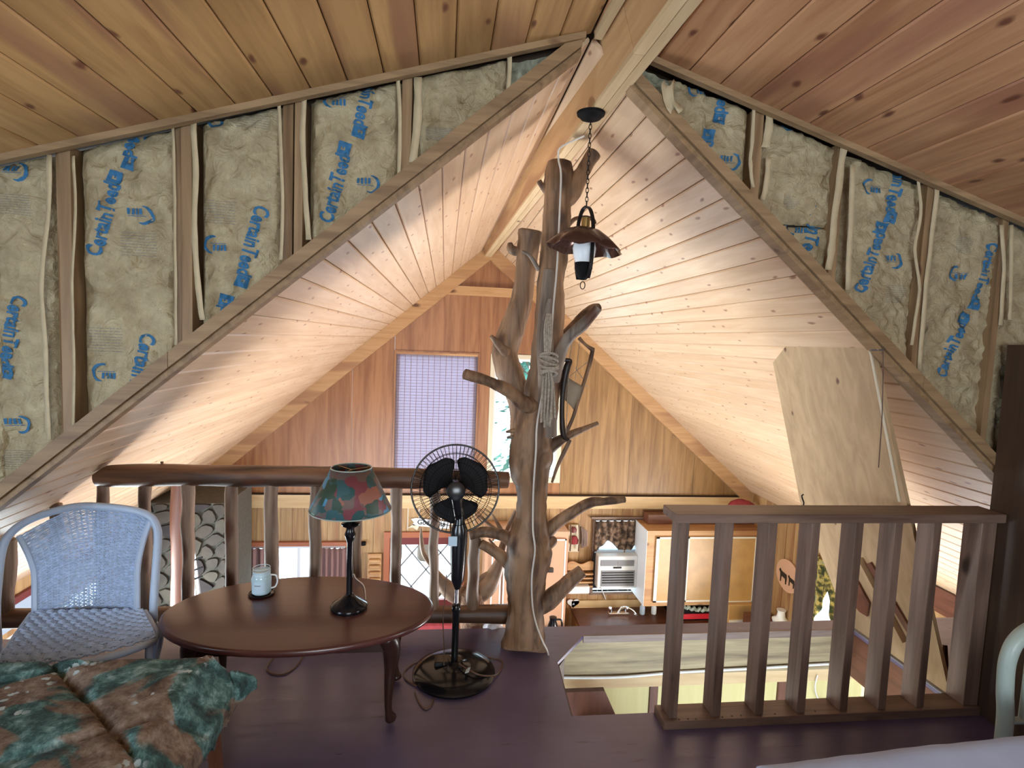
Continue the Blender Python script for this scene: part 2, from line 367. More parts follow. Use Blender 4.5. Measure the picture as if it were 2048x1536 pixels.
def spline(pts, n=6):
    """Catmull-Rom through points (tuples of any length)"""
    P = [tuple(p) for p in pts]; P = [P[0]]+P+[P[-1]]; out = []
    for i in range(1, len(P)-2):
        for k in range(n):
            t = k/n; a, b, c, d = P[i-1], P[i], P[i+1], P[i+2]
            out.append(tuple(.5*((2*b[j])+(-a[j]+c[j])*t+(2*a[j]-5*b[j]+4*c[j]-d[j])*t*t+(-a[j]+3*b[j]-3*c[j]+d[j])*t**3) for j in range(len(b))))
    out.append(P[-2]); return out
def limb(pts, n=5, seg=14, rough=.12, rs=7):
    """pts: (x,y,z,r); returns MB with an organic limb"""
    q = spline(pts, n); m = MB(); P = [V(p[:3]) for p in q]; R = [max(.002, p[3]) for p in q]
    d0 = (P[0]-P[1]).normalized(); d1 = (P[-1]-P[-2]).normalized()
    P = [P[0]+d0*R[0]*.12]+P+[P[-1]+d1*R[-1]*.12]; R = [R[0]*.8]+R+[R[-1]*.8]
    m.tube(P, R, seg, rough=rough, rs=rs); return m
def pxlimb(pts, y, **k):
    """pts: (px,py,width_px[,y]) on plane y"""
    q = []
    for p in pts:
        yy = p[3] if len(p) > 3 else y; v = aY(p[0], p[1], yy); q.append((v.x, v.y, v.z, p[2]/2/F*yy))
    return limb(q, **k)
def dup(o, parent=None, loc=None, **props):
    c = o.copy(); C.objects.link(c); c.parent = parent
    if loc is not None: c.location = loc
    for k in props: c[k] = props[k]
    for ch in list(o.children): dup(ch, c)
    return c
def zroof(x): return ZR-(SL*(XR-x) if x < XR else SR*(x-XR))
def zdorm(x): return 2.785-.30*abs(x-XR)
# ------------------------------------------------------------------ floors and shells
def plank_run(parent, mat, side, y0, y1, x_end, wdt, zf, gap=.0015, thick=.016, joints=0):
    """boards running along y on a slope that starts at the ridge"""
    sgn = -1 if side < 0 else 1
    p0 = V((XR, 0, zf(XR))); p1 = V((x_end, 0, zf(x_end))); t = (p1-p0); L = t.length; t.normalize()
    nrm = V((-t.z, 0, t.x)) if sgn > 0 else V((t.z, 0, -t.x))
    if nrm.z < 0: nrm = -nrm
    n = int(L/wdt); c = .006
    for i in range(n+1):
        a = i*wdt+gap; b = min((i+1)*wdt-gap, L)
        if b-a < .02: continue
        prof = [(a, thick), (b, thick), (b, c), (b-c, 0), (a+c, 0), (a, c)]
        cuts = [y0, y1]
        if joints and random.random() < joints: cuts.insert(1, y0+(y1-y0)*random.uniform(.2, .8))
        for ya, yb in zip(cuts, cuts[1:]):
            m = MB(); m.prism([p0+t*s+nrm*h+V((0, ya+(.001 if ya > y0 else 0), 0)) for s, h in prof], (0, yb-ya-.001, 0))
            m.build('plank', mat, parent)
# loft ceiling (two gentle slopes above the viewer)
c1 = struct('ceiling', (-1, 0, 2.2), 'low sloping knotty pine board ceiling left of the ridge beam')
plank_run(c1, 'pine_ceiling', -1, -2.3, YW, XL-.1, .135, zdorm, joints=.15)
c2 = struct('ceiling', (1.8, 0, 2.3), 'low sloping knotty pine board ceiling right of the ridge beam')
plank_run(c2, 'pine_ceiling_warm', 1, -2.3, YW, XRT+.1, .135, zdorm, joints=.15)
# steep roof underside beyond the insulated wall
c3 = struct('ceiling', (-1.3, 4.6, 1), 'steep pine board roof slope on the left of the great room')
plank_run(c3, 'pine_roof', -1, YW+.02, YF-.001, XL, .122, zroof)
c4 = struct('ceiling', (2.2, 4.6, 1), 'steep pine board roof slope on the right of the great room')
plank_run(c4, 'pine_roof', 1, YW+.02, YF-.001, XRT, .118, zroof)
# roof decks above the boards
m = MB()
for s, xe, zf, ya, yb in ((-1, XL-.3, zdorm, -2.4, YW+.2), (1, XRT+.3, zdorm, -2.4, YW+.2), (-1, XL-.12, zroof, YW+.14, YF+.15), (1, XRT+.12, zroof, YW+.14, YF+.15)):
    m.prism([(XR, ya, zf(XR)+.03), (xe, ya, zf(xe)+.03), (xe, ya, zf(xe)+.09), (XR, ya, zf(XR)+.09)], (0, yb-ya, 0))
m.build('ceiling', 'house_dark', kind='structure', label='roof deck boards above the pine ceilings')
# loft floor with the stair opening
OX0, OX1, OY0, OY1, LE = .597, 2.40, 2.235, 2.88, 2.985
m = MB(); T = .018
def fl(pts): m.prism([(x, y, -T) for x, y in pts], (0, 0, T))
fl([(-3.06, -2.4), (4.15, -2.4), (4.15, OY0), (-3.06, OY0)])
fl([(-3.06, OY0), (.587, OY0), (.608, 2.635), (.80, OY1), (.80, LE), (-3.06, LE)])
fl([(.80, OY1), (OX1, OY1), (OX1, LE), (.80, LE)])
fl([(OX1, OY0), (4.15, OY0), (4.15, LE), (OX1, LE)])
m.build('floor', 'floor_paint', kind='structure', label='loft floor of maroon painted plywood around the stair opening')
# loft edge beams below the floor
b = struct('trim_1', (1.5, 2.9, -.25), 'timber beams framing the stair opening under the loft floor')
MB().box((.66, OY1, -.24), (OX1+.05, OY1+.085, -.019)).build('beam', 'beam0', b)
MB().box((-3.0, LE-.09, -.24), (.60, LE-.005, -.019)).build('beam', 'stain0', b)
MB().box((OX1, OY0, -.27), (OX1+.04, OY1-.001, -.019)).build('side_beam', 'redwood1', b, label='dark stained beam under the hinged hatch edge')
MB().prism([(.597, OY0-.04, -.26), (.618, 2.635, -.26), (.66, 2.70, -.26), (.56, 2.70, -.26), (.55, OY0-.04, -.26)], (0, 0, .24)).build('side_beam', 'darkwood1', b)
# cap strip on the beam and cable
MB().box((.80, OY1-.012, -.035), (OX1, OY1-.001, .004)).build('cap_strip', 'stain0', b)
m = MB(); m.tube(spline([(.65, 2.87, -.228), (1.0, 2.865, -.235), (1.35, 2.87, -.222), (1.8, 2.868, -.212), (2.36, 2.872, -.200)], 6), .008, 8)
tag(m.build('electric_cable', 'cord_white', smooth=True), 'pale electric cable running along the bottom of the beam across the stair opening', 'cable')
# ground floor + outside ground
MB().box((-3.3, -2.4, ZG-.1), (4.4, YF+.2, ZG)).build('floor', 'floor_paint', kind='structure', label='ground floor of the great room far below')
MB().box((-25, YF+.4, ZG-.6), (25, 40, ZG-.5)).build('ground', 'ground', kind='structure')
# loft outer walls
wl = struct('wall_left', (XL, 0, 0)); wr = struct('wall_right', (XRT, 0, 0)); wb = struct('wall_back', (0, -2.4, 0))
def wall_x(parent, x0, x1, y0, y1, z0, z1, holes, mat):
    """wall in a plane x=const with rectangular holes (ya,yb,za,zb)"""
    ys = sorted({y0, y1, *[h[0] for h in holes], *[h[1] for h in holes]})
    for a, bb in zip(ys, ys[1:]):
        hs = sorted([h for h in holes if h[0] <= a+1e-6 and h[1] >= bb-1e-6], key=lambda h: h[2]); z = z0
        for h in hs:
            if h[2]-z > .01: MB().box((x0, a, z), (x1, bb, h[2])).build('wall_panel', mat, parent)
            z = h[3]
        MB().box((x0, a, z), (x1, bb, z1)).build('wall_panel', mat, parent)
wall_x(wl, XL-.12, XL, -2.4, YW, 0, 1.78, [(-.9, .5, .7, 1.5)], 'panel_pine')
wall_x(wr, XRT, XRT+.12, -2.4, YW, 0, 1.78, [(-.5, .8, .7, 1.5)], 'panel_pine')
for x0, x1, h in ((XL-.1, -.6, 0), (-.6, 1.2, 1), (1.2, XRT+.1, 0)):
    if h: MB().box((x0, -2.4, 0), (x1, -2.3, .8)).build('wall_panel', 'panel_pine', wb); MB().box((x0, -2.4, 1.9), (x1, -2.3, 2.85)).build('wall_panel', 'panel_pine', wb)
    else: MB().box((x0, -2.4, 0), (x1, -2.3, 2.85)).build('wall_panel', 'panel_pine', wb)
# great room side walls with windows (sloping light strip under the eaves)
gl = struct('wall_left', (XL, 4.6, ZG)); gr = struct('wall_right', (XRT, 4.6, ZG))
LW = [(2.9, 3.6, -1.95, -.68), (3.75, 4.55, -1.95, -.68), (4.7, 5.4, -1.95, -.68)]
RWIN = (4.85, 5.66, -1.95, -.75)
wall_x(gl, XL-.12, XL, -2.4, YF+.1, ZG, -.28, LW, 'panel_pine')
wall_x(gr, XRT, XRT+.12, -2.4, YF+.1, ZG, -.28, [(3.2, 4.2, -1.95, -.75), RWIN], 'panel_pine')
MB().box((XL, 2.5, -.62), (XL+.02, YF-1.2, -.45)).build('frieze_board', 'blue_grey', gl, label='pale bluish frieze strip under the roof boards')
MB().box((XL, 2.5, -.452), (XL+.03, YF-1.2, -.40)).build('casing', 'maroon', gl)
for k, (ya, yb, za, zb) in enumerate(LW):
    wd = struct('window_%d' % (k+1), (XL, ya, za))
    for p, q in (((ya, za), (ya+.05, zb)), ((yb-.05, za), (yb, zb)), ((ya, za), (yb, za+.05)), ((ya, zb-.05), (yb, zb)), ((ya, (za+zb)/2-.02), (yb, (za+zb)/2+.02))):
        MB().box((XL-.08, p[0], p[1]), (XL-.02, q[0], q[1])).build('window_frame', 'white_paint', wd)
    MB().box((XL-.052, ya+.05, za+.05), (XL-.048, yb-.05, zb-.05)).build('pane', 'glass', wd)
# ------------------------------------------------------------------ far gable wall, plywood sheets above the ledger
wf = struct('wall_far', (XR, YF, 0), 'far gable wall of stained plywood with pine ledger board')
def fx(px, py=900, y=YF): return aY(px, py, y).x
def fz(py, px=1024, y=YF): return aY(px, py, y).z
LED1, LED0 = fz(990, 1000), fz(1015, 1000)
W1 = (fx(785), fx(953), fz(965, 870), fz(703, 870)); W2 = (fx(975), fx(1122), fz(965, 1050), fz(710, 1050))
def sheet(x0, x1, z0, mat, holes=(), zt=None):
    pts = []
    def zt_(x): return zroof(x)+.03
    seg = [x0]+([XR] if x0 < XR < x1 else [])+[x1]
    for xa, xb in zip(seg, seg[1:]):
        xs = sorted({xa, xb, *[h[0] for h in holes if xa < h[0] < xb], *[h[1] for h in holes if xa < h[1] < xb]})
        for a, bb in zip(xs, xs[1:]):
            hh = [h for h in holes if h[0] <= a+1e-6 and h[1] >= bb-1e-6]
            lo = z0
            if hh:
                h = hh[0]; MB().box((a, YF, z0), (bb, YF+.05, h[2])).build('plywood_sheet', mat, wf); lo = h[3]
            if zt_(a) > lo or zt_(bb) > lo:
                MB().prism([(a, YF, lo), (bb, YF, lo), (bb, YF, max(zt_(bb), lo+.005)), (a, YF, max(zt_(a), lo+.005))], (0, .05, 0)).build('plywood_sheet', mat, wf)
edges = [XL, -2.33, -1.11, W1[0], W2[1]+.001, 2.45, 3.35, XRT]
for i, (a, bb) in enumerate(zip(edges, edges[1:])):
    sheet(a+.002, bb-.002, LED1, 'plywood_red' if bb < 1.7 else 'plywood_gold', [W1, W2] if i == 3 else ())
MB().box((XL, YF-.045, LED0), (XRT, YF+.05, LED1)).build('ledger_board', 'pale_board0', wf)
MB().box((XL, YF-.05, LED1), (XRT, YF, LED1+.012)).build('ledger_gap', 'shadow_gap', wf)
# collar tie and rake boards of the gable
t1 = struct('trim_2', (XR, YF, 2), 'pine rake boards and collar board edging the far gable')
for s in (-1, 1):
    xe = XL if s < 0 else XRT
    sl = SL if s < 0 else SR; d = V((-1, 0, -sl)) if s < 0 else V((1, 0, -sl))
    m = MB(); m.prism([(XR, YF-.09, ZR-.001), (xe, YF-.09, zroof(xe)-.001), (xe, YF-.09, zroof(xe)-.20), (XR, YF-.09, ZR-.20)], (0, .088, 0)); m.build('rake_board', 'pine0', t1)
zc = fz(583, 950); xh = (ZR-zc)/.855-.1
MB().box((XR-xh, YF-.05, zc-.055), (XR+xh, YF-.002, zc+.055)).build('collar_board', 'pine0', t1)
# lower far wall: vertical boards with door, window and kitchen window openings
DR = (fx(768, 1100), fx(930, 1100), ZG, fz(1063, 850)); LWn = (fx(500, 1120), fx(690, 1120), -1.75, fz(1090, 600)); KW = (fx(1188, 1100), fx(1286, 1100), fz(1182, 1240), fz(1040, 1240))
holes = [DR, LWn, KW]
x = XL; k = 0
while x < XRT-.01:
    xe = min(x+.14, XRT)
    parts = [(ZG, LED0)]
    for h in holes:
        if xe > h[0]+.01 and x < h[1]-.01:
            parts = [(a, bb) for a, bb in ((ZG, h[2]), (h[3], LED0)) if bb-a > .02]
            if x < h[0]: MB().box((x, YF, h[2]), (h[0], YF+.05, h[3])).build('board', 'panel_pine', wf)
            if xe > h[1]: MB().box((h[1], YF, h[2]), (xe, YF+.05, h[3])).build('board', 'panel_pine', wf)
    for a, bb in parts: MB().box((x+.002, YF+random.uniform(0, .004), a), (xe-.002, YF+.05, bb)).build('board', 'panel_pine', wf)
    x = xe
MB().box((XL-.2, YF+.051, ZG-.3), (DR[0], YF+.1, LWn[2])).build('backing', 'house_dark', wf)
def frame_rect(parent, r, y0, y1, wd, mat, name='frame_board', bottom=True, inner=False):
    x0, x1, z0, z1 = r
    if not inner: x0 -= wd; x1 += wd; z1 += wd; z0 -= wd if bottom else 0
    L = [((x0, z0), (x0+wd, z1)), ((x1-wd, z0), (x1, z1)), ((x0+wd, z1-wd), (x1-wd, z1))]
    if bottom: L.append(((x0+wd, z0), (x1-wd, z0+wd)))
    for a, bb in L: MB().box((a[0], y0, a[1]), (bb[0], y1, bb[1])).build(name, mat, parent)
# window 4: upper left, woven blind
w4 = struct('window_4', (W1[0], YF, W1[2]), 'upper left gable window behind a woven blind')
frame_rect(w4, W1, YF-.012, YF+.06, .02, 'plywood_red', inner=True); frame_rect(w4, (W1[0]+.02, W1[1]-.02, W1[2]+.02, W1[3]-.02), YF+.02, YF+.05, .04, 'white_paint', 'sash', inner=True)
MB().box((W1[0]+.06, YF+.03, W1[2]+.06), (W1[1]-.06, YF+.034, W1[3]-.06)).build('pane', 'glass', w4)
w5 = struct('window_5', (W2[0], YF, W2[2]), 'upper right gable window behind the tree post')
frame_rect(w5, W2, YF-.01, YF+.06, .055, 'cream', inner=True)
zm = fz(842, 1040); frame_rect(w5, (W2[0]+.055, W2[1]-.055, W2[2]+.055, W2[3]-.055), YF+.02, YF+.05, .03, 'white_paint', 'sash', inner=True)
MB().box((W2[0]+.06, YF+.015, zm-.025), (W2[1]-.06, YF+.055, zm+.02)).build('meeting_rail', 'white_paint', w5)
MB().box((W2[0]+.06, YF+.034, W2[2]+.06), (W2[1]-.06, YF+.038, W2[3]-.06)).build('pane', 'glass', w5)
bl = thing('woven_blind', 'pale lilac woven blind glowing with daylight in the upper left gable window', 'blind', (W1[0], YF-.02, W1[2]))
bx0, bx1, bz0, bz1 = W1[0]+.022, W1[1]-.022, W1[2]+.01, W1[3]-.015
MB().box((bx0, YF+.008, bz0), (bx1, YF+.010, bz1)).build('cloth', 'blind', bl)
m = MB()
for i in range(14): xx = bx0+(bx1-bx0)*(i+.5)/14; m.box((xx-.0025, YF+.004, bz0), (xx+.0025, YF+.008, bz1))
for i in range(44): zz = bz0+(bz1-bz0)*(i+.5)/44; m.box((bx0, YF+.003, zz-.0015), (bx1, YF+.0075, zz+.0015))
m.build('woven_threads', 'curtain_mauve', bl, kind='stuff')
MB().box((bx0, YF-.006, bz1-.03), (bx1, YF+.012, bz1)).build('head_rail', 'pine0', bl)
# lower left window with curtains
w6 = struct('window_6', (LWn[0], YF, LWn[2]), 'lower window of the far wall between mauve curtains')
frame_rect(w6, LWn, YF, YF+.06, .04, 'white_paint', inner=True); xm = fx(597, 1120)
MB().box((xm-.02, YF+.01, LWn[2]+.04), (xm+.02, YF+.05, LWn[3]-.04)).build('mullion', 'white_paint', w6)
MB().box((LWn[0]+.04, YF+.03, LWn[2]+.04), (LWn[1]-.04, YF+.034, LWn[3]-.04)).build('pane', 'glass', w6)
MB().box((fx(470, 1088), YF-.05, LWn[3]), (fx(725, 1088), YF-.001, LWn[3]+.05)).build('head_casing', 'red_frame', w6)
def curtain(x0, x1, z0, z1, mat, label, y=YF-.05, folds=5):
    m = MB(); m.grid(lambda a, c: V((x0+(x1-x0)*a, y-.02*math.sin(a*folds*2*PI)-.008*noise.noise(V((a*9, c*3, x0))), z0+(z1-z0)*c)), folds*8, 6)
    return tag(m.build('curtain', mat, smooth=True, thick=.004), label, 'curtain')
curtain(fx(476, 1120), fx(551, 1120), -1.8, fz(1094, 500), 'curtain_mauve', 'gathered mauve curtain at the left of the lower far window, behind the log balusters')
curtain(fx(640, 1120), fx(695, 1120), -1.8, fz(1094, 660), 'curtain_mauve', 'gathered mauve curtain at the right of the lower far window, beside the lamp post')
# door with lattice
dd = struct('door_1', (DR[0], YF, ZG), 'maroon outer door with diamond lattice glass')
frame_rect(dd, (DR[0]+.07, DR[1]-.07, ZG, DR[3]-.07), YF-.03, YF+.06, .07, 'red_frame', 'door_frame', bottom=False)
gx0, gx1, gz0, gz1 = DR[0]+.20, DR[1]-.16, ZG+.95, fz(1089, 850)
for a, bb in (((DR[0]+.07, ZG), (gx0, DR[3]-.07)), ((gx1, ZG), (DR[1]-.07, DR[3]-.07)), ((gx0, gz1), (gx1, DR[3]-.07)), ((gx0, ZG), (gx1, gz0))):
    MB().box((a[0], YF, a[1]), (bb[0], YF+.045, bb[1])).build('door_panel', 'maroon', dd)
MB().box((gx0, YF+.02, gz0), (gx1, YF+.024, gz1)).build('pane', 'glass', dd)
W_, H_ = gx1-gx0, gz1-gz0; st = .44
for s in (1, -1):
    for k in range(-4, 9):
        # diagonal bar  x = k*st/1.25 + s*t , clipped to the glass
        seg = []
        for t in [i*.01 for i in range(int(H_*100)+1)]:
            xx = k*st*.82+s*t*.82
            if s < 0: xx = W_-(k*st*.82+t*.82)
            if 0 <= xx <= W_: seg.append((xx, t))
        if len(seg) > 3:
            a, bb = seg[0], seg[-1]
            MB().beam((gx0+a[0], YF+.012, gz0+a[1]), (gx0+bb[0], YF+.012, gz0+bb[1]), .014, .022, V((0, 1, 0))).build('lattice_bar', 'lattice_grey', dd)
# kitchen window
w7 = struct('window_7', (KW[0], YF, KW[2]), 'kitchen window holding the air conditioner')
frame_rect(w7, KW, YF-.03, YF+.05, .035, 'stain0', 'window_frame')
MB().box((KW[0]-.07, YF-.05, KW[3]+.03), (KW[1]+.07, YF, KW[3]+.055)).build('window_frame', 'stain0', w7)
MB().box((KW[0], YF+.03, KW[2]), (KW[1], YF+.034, KW[3])).build('pane', 'glass', w7)
# right wall window
w8 = struct('window_8', (XRT, RWIN[0], RWIN[2]), 'window in the right wall under a sunflower valance')
ya, yb, za, zb = RWIN
for p, q in (((ya, za), (ya+.05, zb)), ((yb-.05, za), (yb, zb)), ((ya, za), (yb, za+.05)), ((ya, zb-.05), (yb, zb)), (((ya+yb)/2-.03, za), ((ya+yb)/2+.03, zb))):
    MB().box((XRT+.02, p[0], p[1]), (XRT+.08, q[0], q[1])).build('window_frame', 'white_paint', w8)
MB().box((XRT+.048, ya, za), (XRT+.052, yb, zb)).build('pane', 'glass', w8)
# right wall vertical boards (inner lining)
y = 4.3
while y < YF-.02:
    ye = min(y+.15, YF)
    for a, bb in (((ZG, -.30),) if (ye <= RWIN[0]+.01 or y >= RWIN[1]-.01) else ((ZG, RWIN[2]), (RWIN[3], -.30))):
        MB().box((XRT-.02-random.uniform(0, .004), y+.002, a), (XRT-.001, ye-.002, bb)).build('board', 'panel_pine', gr)
    y = ye
# dark red-brown band and plywood at the right eaves beside the stairs
MB().box((XRT-.05, 2.4, -.50), (XRT-.022, 5.2, -.30)).build('eaves_board', 'redwood1', gr)
# ------------------------------------------------------------------ insulated gable wall at the loft edge
wi = struct('wall_front', (XR, YW, 1.2), 'stud wall with bare paper-faced insulation above the loft opening')
def wx(px, py=500): return aY(px, py, YW).x
def clip(m, x0, x1, dz=0):
    """clip bmesh in wall plane to bay and between rake and ceiling"""
    for co, no in ((V((x0, 0, 0)), V((-1, 0, 0))), (V((x1, 0, 0)), V((1, 0, 0)))):
        bmesh.ops.bisect_plane(m.bm, geom=m.bm.verts[:]+m.bm.edges[:]+m.bm.faces[:], plane_co=co, plane_no=no, clear_outer=True)
    xm = (x0+x1)/2; s = -1 if xm < XR else 1; k = SL if s < 0 else SR
    bmesh.ops.bisect_plane(m.bm, geom=m.bm.verts[:]+m.bm.edges[:]+m.bm.faces[:], plane_co=V((xm, 0, zroof(xm)+.012)), plane_no=V((-s*k, 0, -1)), clear_outer=True)
    bmesh.ops.bisect_plane(m.bm, geom=m.bm.verts[:]+m.bm.edges[:]+m.bm.faces[:], plane_co=V((xm, 0, zdorm(xm)-.006+dz)), plane_no=V((s*.3, 0, 1)), clear_outer=True)
def rake_poly(x0, x1):
    return [(x0, zroof(x0)+.01), (x1, zroof(x1)+.01), (x1, zdorm(x1)-.004), (x0, zdorm(x0)-.004)]
def stud(px, w, mat='stud2', dy=0):
    x = wx(px, 300 if 500 < px < 1700 else 550); x0, x1 = x-w/2, x+w/2
    MB().prism([(a, YW+.012+dy, z) for a, z in rake_poly(x0, x1)], (0, .12, 0)).build('stud', mat, wi)
for px, w, dy in ((108, .024, .03), (128, .042, 0), (352, .026, .012), (371, .036, 0), (572, .036, .012), (596, .030, 0), (811, .036, 0), (1518, .036, 0), (1688, .034, 0), (1851, .036, 0), (2006, .03, 0), (-110, .04, 0), (2170, .04, 0)):
    stud(px, w, dy=dy)
def bat_h(x, z, x0, x1, zb, zt, seed):
    u = (x-x0)/(x1-x0); e = max(0, min(1, min(u, 1-u)/.10)); e = math.sin(e*PI/2)
    v = (z-zb)/(zt-zb+1e-6); f = math.sin(max(0, min(1, min(v, 1-v)/.06))*PI/2)
    q = V((x*9, z*7, seed)); r = V((x*26+z*6, z*19-x*9, seed+9))
    h = .036*e*(.45+.55*f)+.016*e*noise.noise(q)+.012*e*(1-abs(noise.noise(r))*2.2)+.006*e*noise.noise(r*2.4)
    return YW+.080-h
BAYS = {}
def batt(key, pa, pb, py, seed, ztop=None, zbot=None, lean=0):
    x0, x1 = aY(pa, py, YW+(.05 if pa < 900 else .0)).x, aY(pb, py, YW+(.0 if pa < 900 else .05)).x; nu = max(8, int((x1-x0)/.0125))
    lo = lambda x: max(zroof(x)+.012, zbot if zbot is not None else -9)
    hi = lambda x: max(lo(x)+.004, min(zdorm(x)-.006, ztop if ztop is not None else 9))
    nv = max(6, int((max(hi(x0)-lo(x0), hi(x1)-lo(x1)))/.0125))
    m = MB(); m.grid(lambda a, c: (lambda x, z: V((x, bat_h(x, z, x0, x1, lo(x), hi(x), seed), z)))(x0+(x1-x0)*a, lo(x0+(x1-x0)*a)*(1-c)+hi(x0+(x1-x0)*a)*c), nu, nv)
    o = m.build('insulation_batt', 'kraft', wi, smooth=True)
    BAYS[key] = (x0, x1, lo, hi, seed, o); return o
batt('Z', -100, -12, 600, 1.1); batt('A', -8, 100, 600, 2.3); batt('B', 160, 350, 500, 3.7); batt('C', 400, 562, 400, 5.1); batt('D', 618, 800, 300, 6.9); batt('E', 826, 1024, 200, 8.8)
batt('G', 1345, 1500, 250, 11.2); batt('H1', 1527, 1680, 280, 12.5, zbot=2.13); batt('H', 1527, 1676, 400, 13.9, ztop=2.125); batt('I', 1700, 1842, 450, 15.3); batt('J', 1868, 2001, 600, 17.7); batt('K', 2014, 2150, 600, 19.9)
m = MB(); m.grid(lambda a, c: (lambda x: V((x, YW+.09-.03*noise.noise(V((x*20, c*5, 3))), zroof(x)+.012+(zdorm(x)-.01-zroof(x)-.012)*c)))(wx(1028, 120)+(wx(1140, 90)-wx(1028, 120))*a), 14, 6); m.build('bare_fibreglass', 'fiberglass', wi, smooth=True, label='bare grey-green fibreglass at the peak, left')
m = MB(); m.grid(lambda a, c: (lambda x: V((x, YW+.075-.04*noise.noise(V((x*22, c*6, 8))), zroof(x)+.012+(zdorm(x)-.01-zroof(x)-.012)*c)))(wx(1295, 150)+(wx(1350, 180)-wx(1295, 150))*a), 12, 8); m.build('bare_fibreglass', 'fiberglass', wi, smooth=True, label='torn fibreglass tuft at the peak, right')
m = MB(); v0 = aY(1325, 165, YW-.03); m.grid(lambda a, c: v0+V((.05*a-.03*c+.07*c*c, .01*math.sin(a*6), -.10*c+.015*math.sin(a*9+c*5))), 5, 6); m.build('torn_paper', 'flange', wi, smooth=True, thick=.002, label='torn curl of pale backing paper')
# dark cavity back and rear skin
MB().prism([(a, YW+.125, z) for a, z in [(XL-.1, zroof(XL-.1)+.02), (XR, ZR+.02), (XRT+.1, zroof(XRT+.1)+.02), (XRT+.1, zdorm(XRT+.1)), (XR, ZR+.06), (XL-.1, zdorm(XL-.1))]], (0, .015, 0)).build('cavity_back', 'house_dark', wi)
# pale stapling flanges
def flange(pts, w=.017):
    q = spline([tuple(aY(px, py, YW+.004)) for px, py in pts], 4); m = MB(); prev = None
    for i, p in enumerate(q):
        p = V(p); dx = w/2*(1+.35*noise.noise(V((i*.7, pts[0][0], 0)))); yj = .006*noise.noise(V((i*.4, pts[0][0], 5)))
        a, bb = m.bm.verts.new(p+V((-dx, yj, 0))), m.bm.verts.new(p+V((dx, yj-.006, 0)))
        if prev: m.bm.faces.new((prev[0], prev[1], bb, a))
        prev = (a, bb)
    m.build('paper_flange', 'flange', wi, smooth=True, thick=.0015)
flange([(148, 312), (152, 420), (145, 560), (149, 700), (147, 860)], .013); flange([(388, 245), (392, 350), (390, 480), (400, 600), (406, 640)], .022)
flange([(609, 192), (606, 280), (612, 400), (618, 480)], .02); flange([(836, 155), (835, 240), (826, 325)], .030); flange([(1019, 105), (1019, 140), (1016, 180)], .016)
flange([(100, 310), (98, 420), (84, 560), (92, 700), (98, 880)], .02); flange([(346, 250), (350, 400), (352, 560), (352, 690)], .012)
flange([(1507, 210), (1504, 280), (1500, 330), (1505, 375)], .012); flange([(1689, 280), (1682, 330), (1670, 420), (1662, 500), (1655, 540)], .026)
flange([(1540, 215), (1536, 260), (1530, 295)], .03); flange([(1537, 315), (1532, 370), (1524, 400)], .02); flange([(1705, 330), (1700, 450), (1695, 580)], .02)
flange([(1873, 370), (1862, 480), (1848, 600), (1838, 740)], .016); flange([(1836, 350), (1840, 430), (1828, 500), (1838, 580), (1822, 690)], .010); flange([(2002, 450), (2006, 540), (2000, 650)], .014); flange([(2022, 450), (2020, 600), (2018, 640)], .012)
flange([(558, 200), (562, 300), (566, 420), (562, 520)], .014); flange([(795, 150), (800, 230), (798, 350)], .014)
# ---- printed lettering on the paper
def text_mesh(s, size, bold=.0):
    cu = bpy.data.curves.new('t', 'FONT'); cu.body = s; cu.size = size; cu.offset = bold; cu.resolution_u = 3
    o = bpy.data.objects.new('t', cu); C.objects.link(o); dg = bpy.context.evaluated_depsgraph_get(); me = bpy.data.meshes.new_from_object(o.evaluated_get(dg))
    bpy.data.objects.remove(o); bm = bmesh.new(); bm.from_mesh(me); bpy.data.meshes.remove(me); return bm
def wall_print(key, bm, mat, name):
    """bm already holds flat marks in wall x,z; drape on the batt of bay key"""
    x0, x1, lo, hi, seed, par = BAYS[key]; m = MB(); m.bm.free(); m.bm = bm
    bmesh.ops.triangulate(bm, faces=bm.faces[:])
    clip(m, x0+.004, x1-.004)
    xs = [x0+i*.0125 for i in range(1, int((x1-x0)/.0125)+1)]
    if not bm.verts: bm.free(); return
    za = min(v.co.z for v in bm.verts); zb = max(v.co.z for v in bm.verts)
    for xx in xs: bmesh.ops.bisect_plane(bm, geom=bm.verts[:]+bm.edges[:]+bm.faces[:], plane_co=V((xx, 0, 0)), plane_no=V((1, 0, 0)))
    zz = za
    while zz < zb: bmesh.ops.bisect_plane(bm, geom=bm.verts[:]+bm.edges[:]+bm.faces[:], plane_co=V((0, 0, zz)), plane_no=V((0, 0, 1))); zz += .0125
    for v in bm.verts: v.co.y = bat_h(v.co.x, v.co.z, x0, x1, lo(v.co.x), hi(v.co.x), seed)-.0042
    m.build(name, mat, par)
def rects(L):
    bm = bmesh.new()
    for x0, y0, x1, y1 in L: bm.faces.new([bm.verts.new((a, b_, 0)) for a, b_ in ((x0, y0), (x1, y0), (x1, y1), (x0, y1))])
    return bm
def place(bm, x, z, ang):
    c, s = math.cos(ang), math.sin(ang)
    for v in bm.verts: a, b_ = v.co.x, v.co.y; v.co = V((x+a*c-b_*s, 0, z+a*s+b_*c))
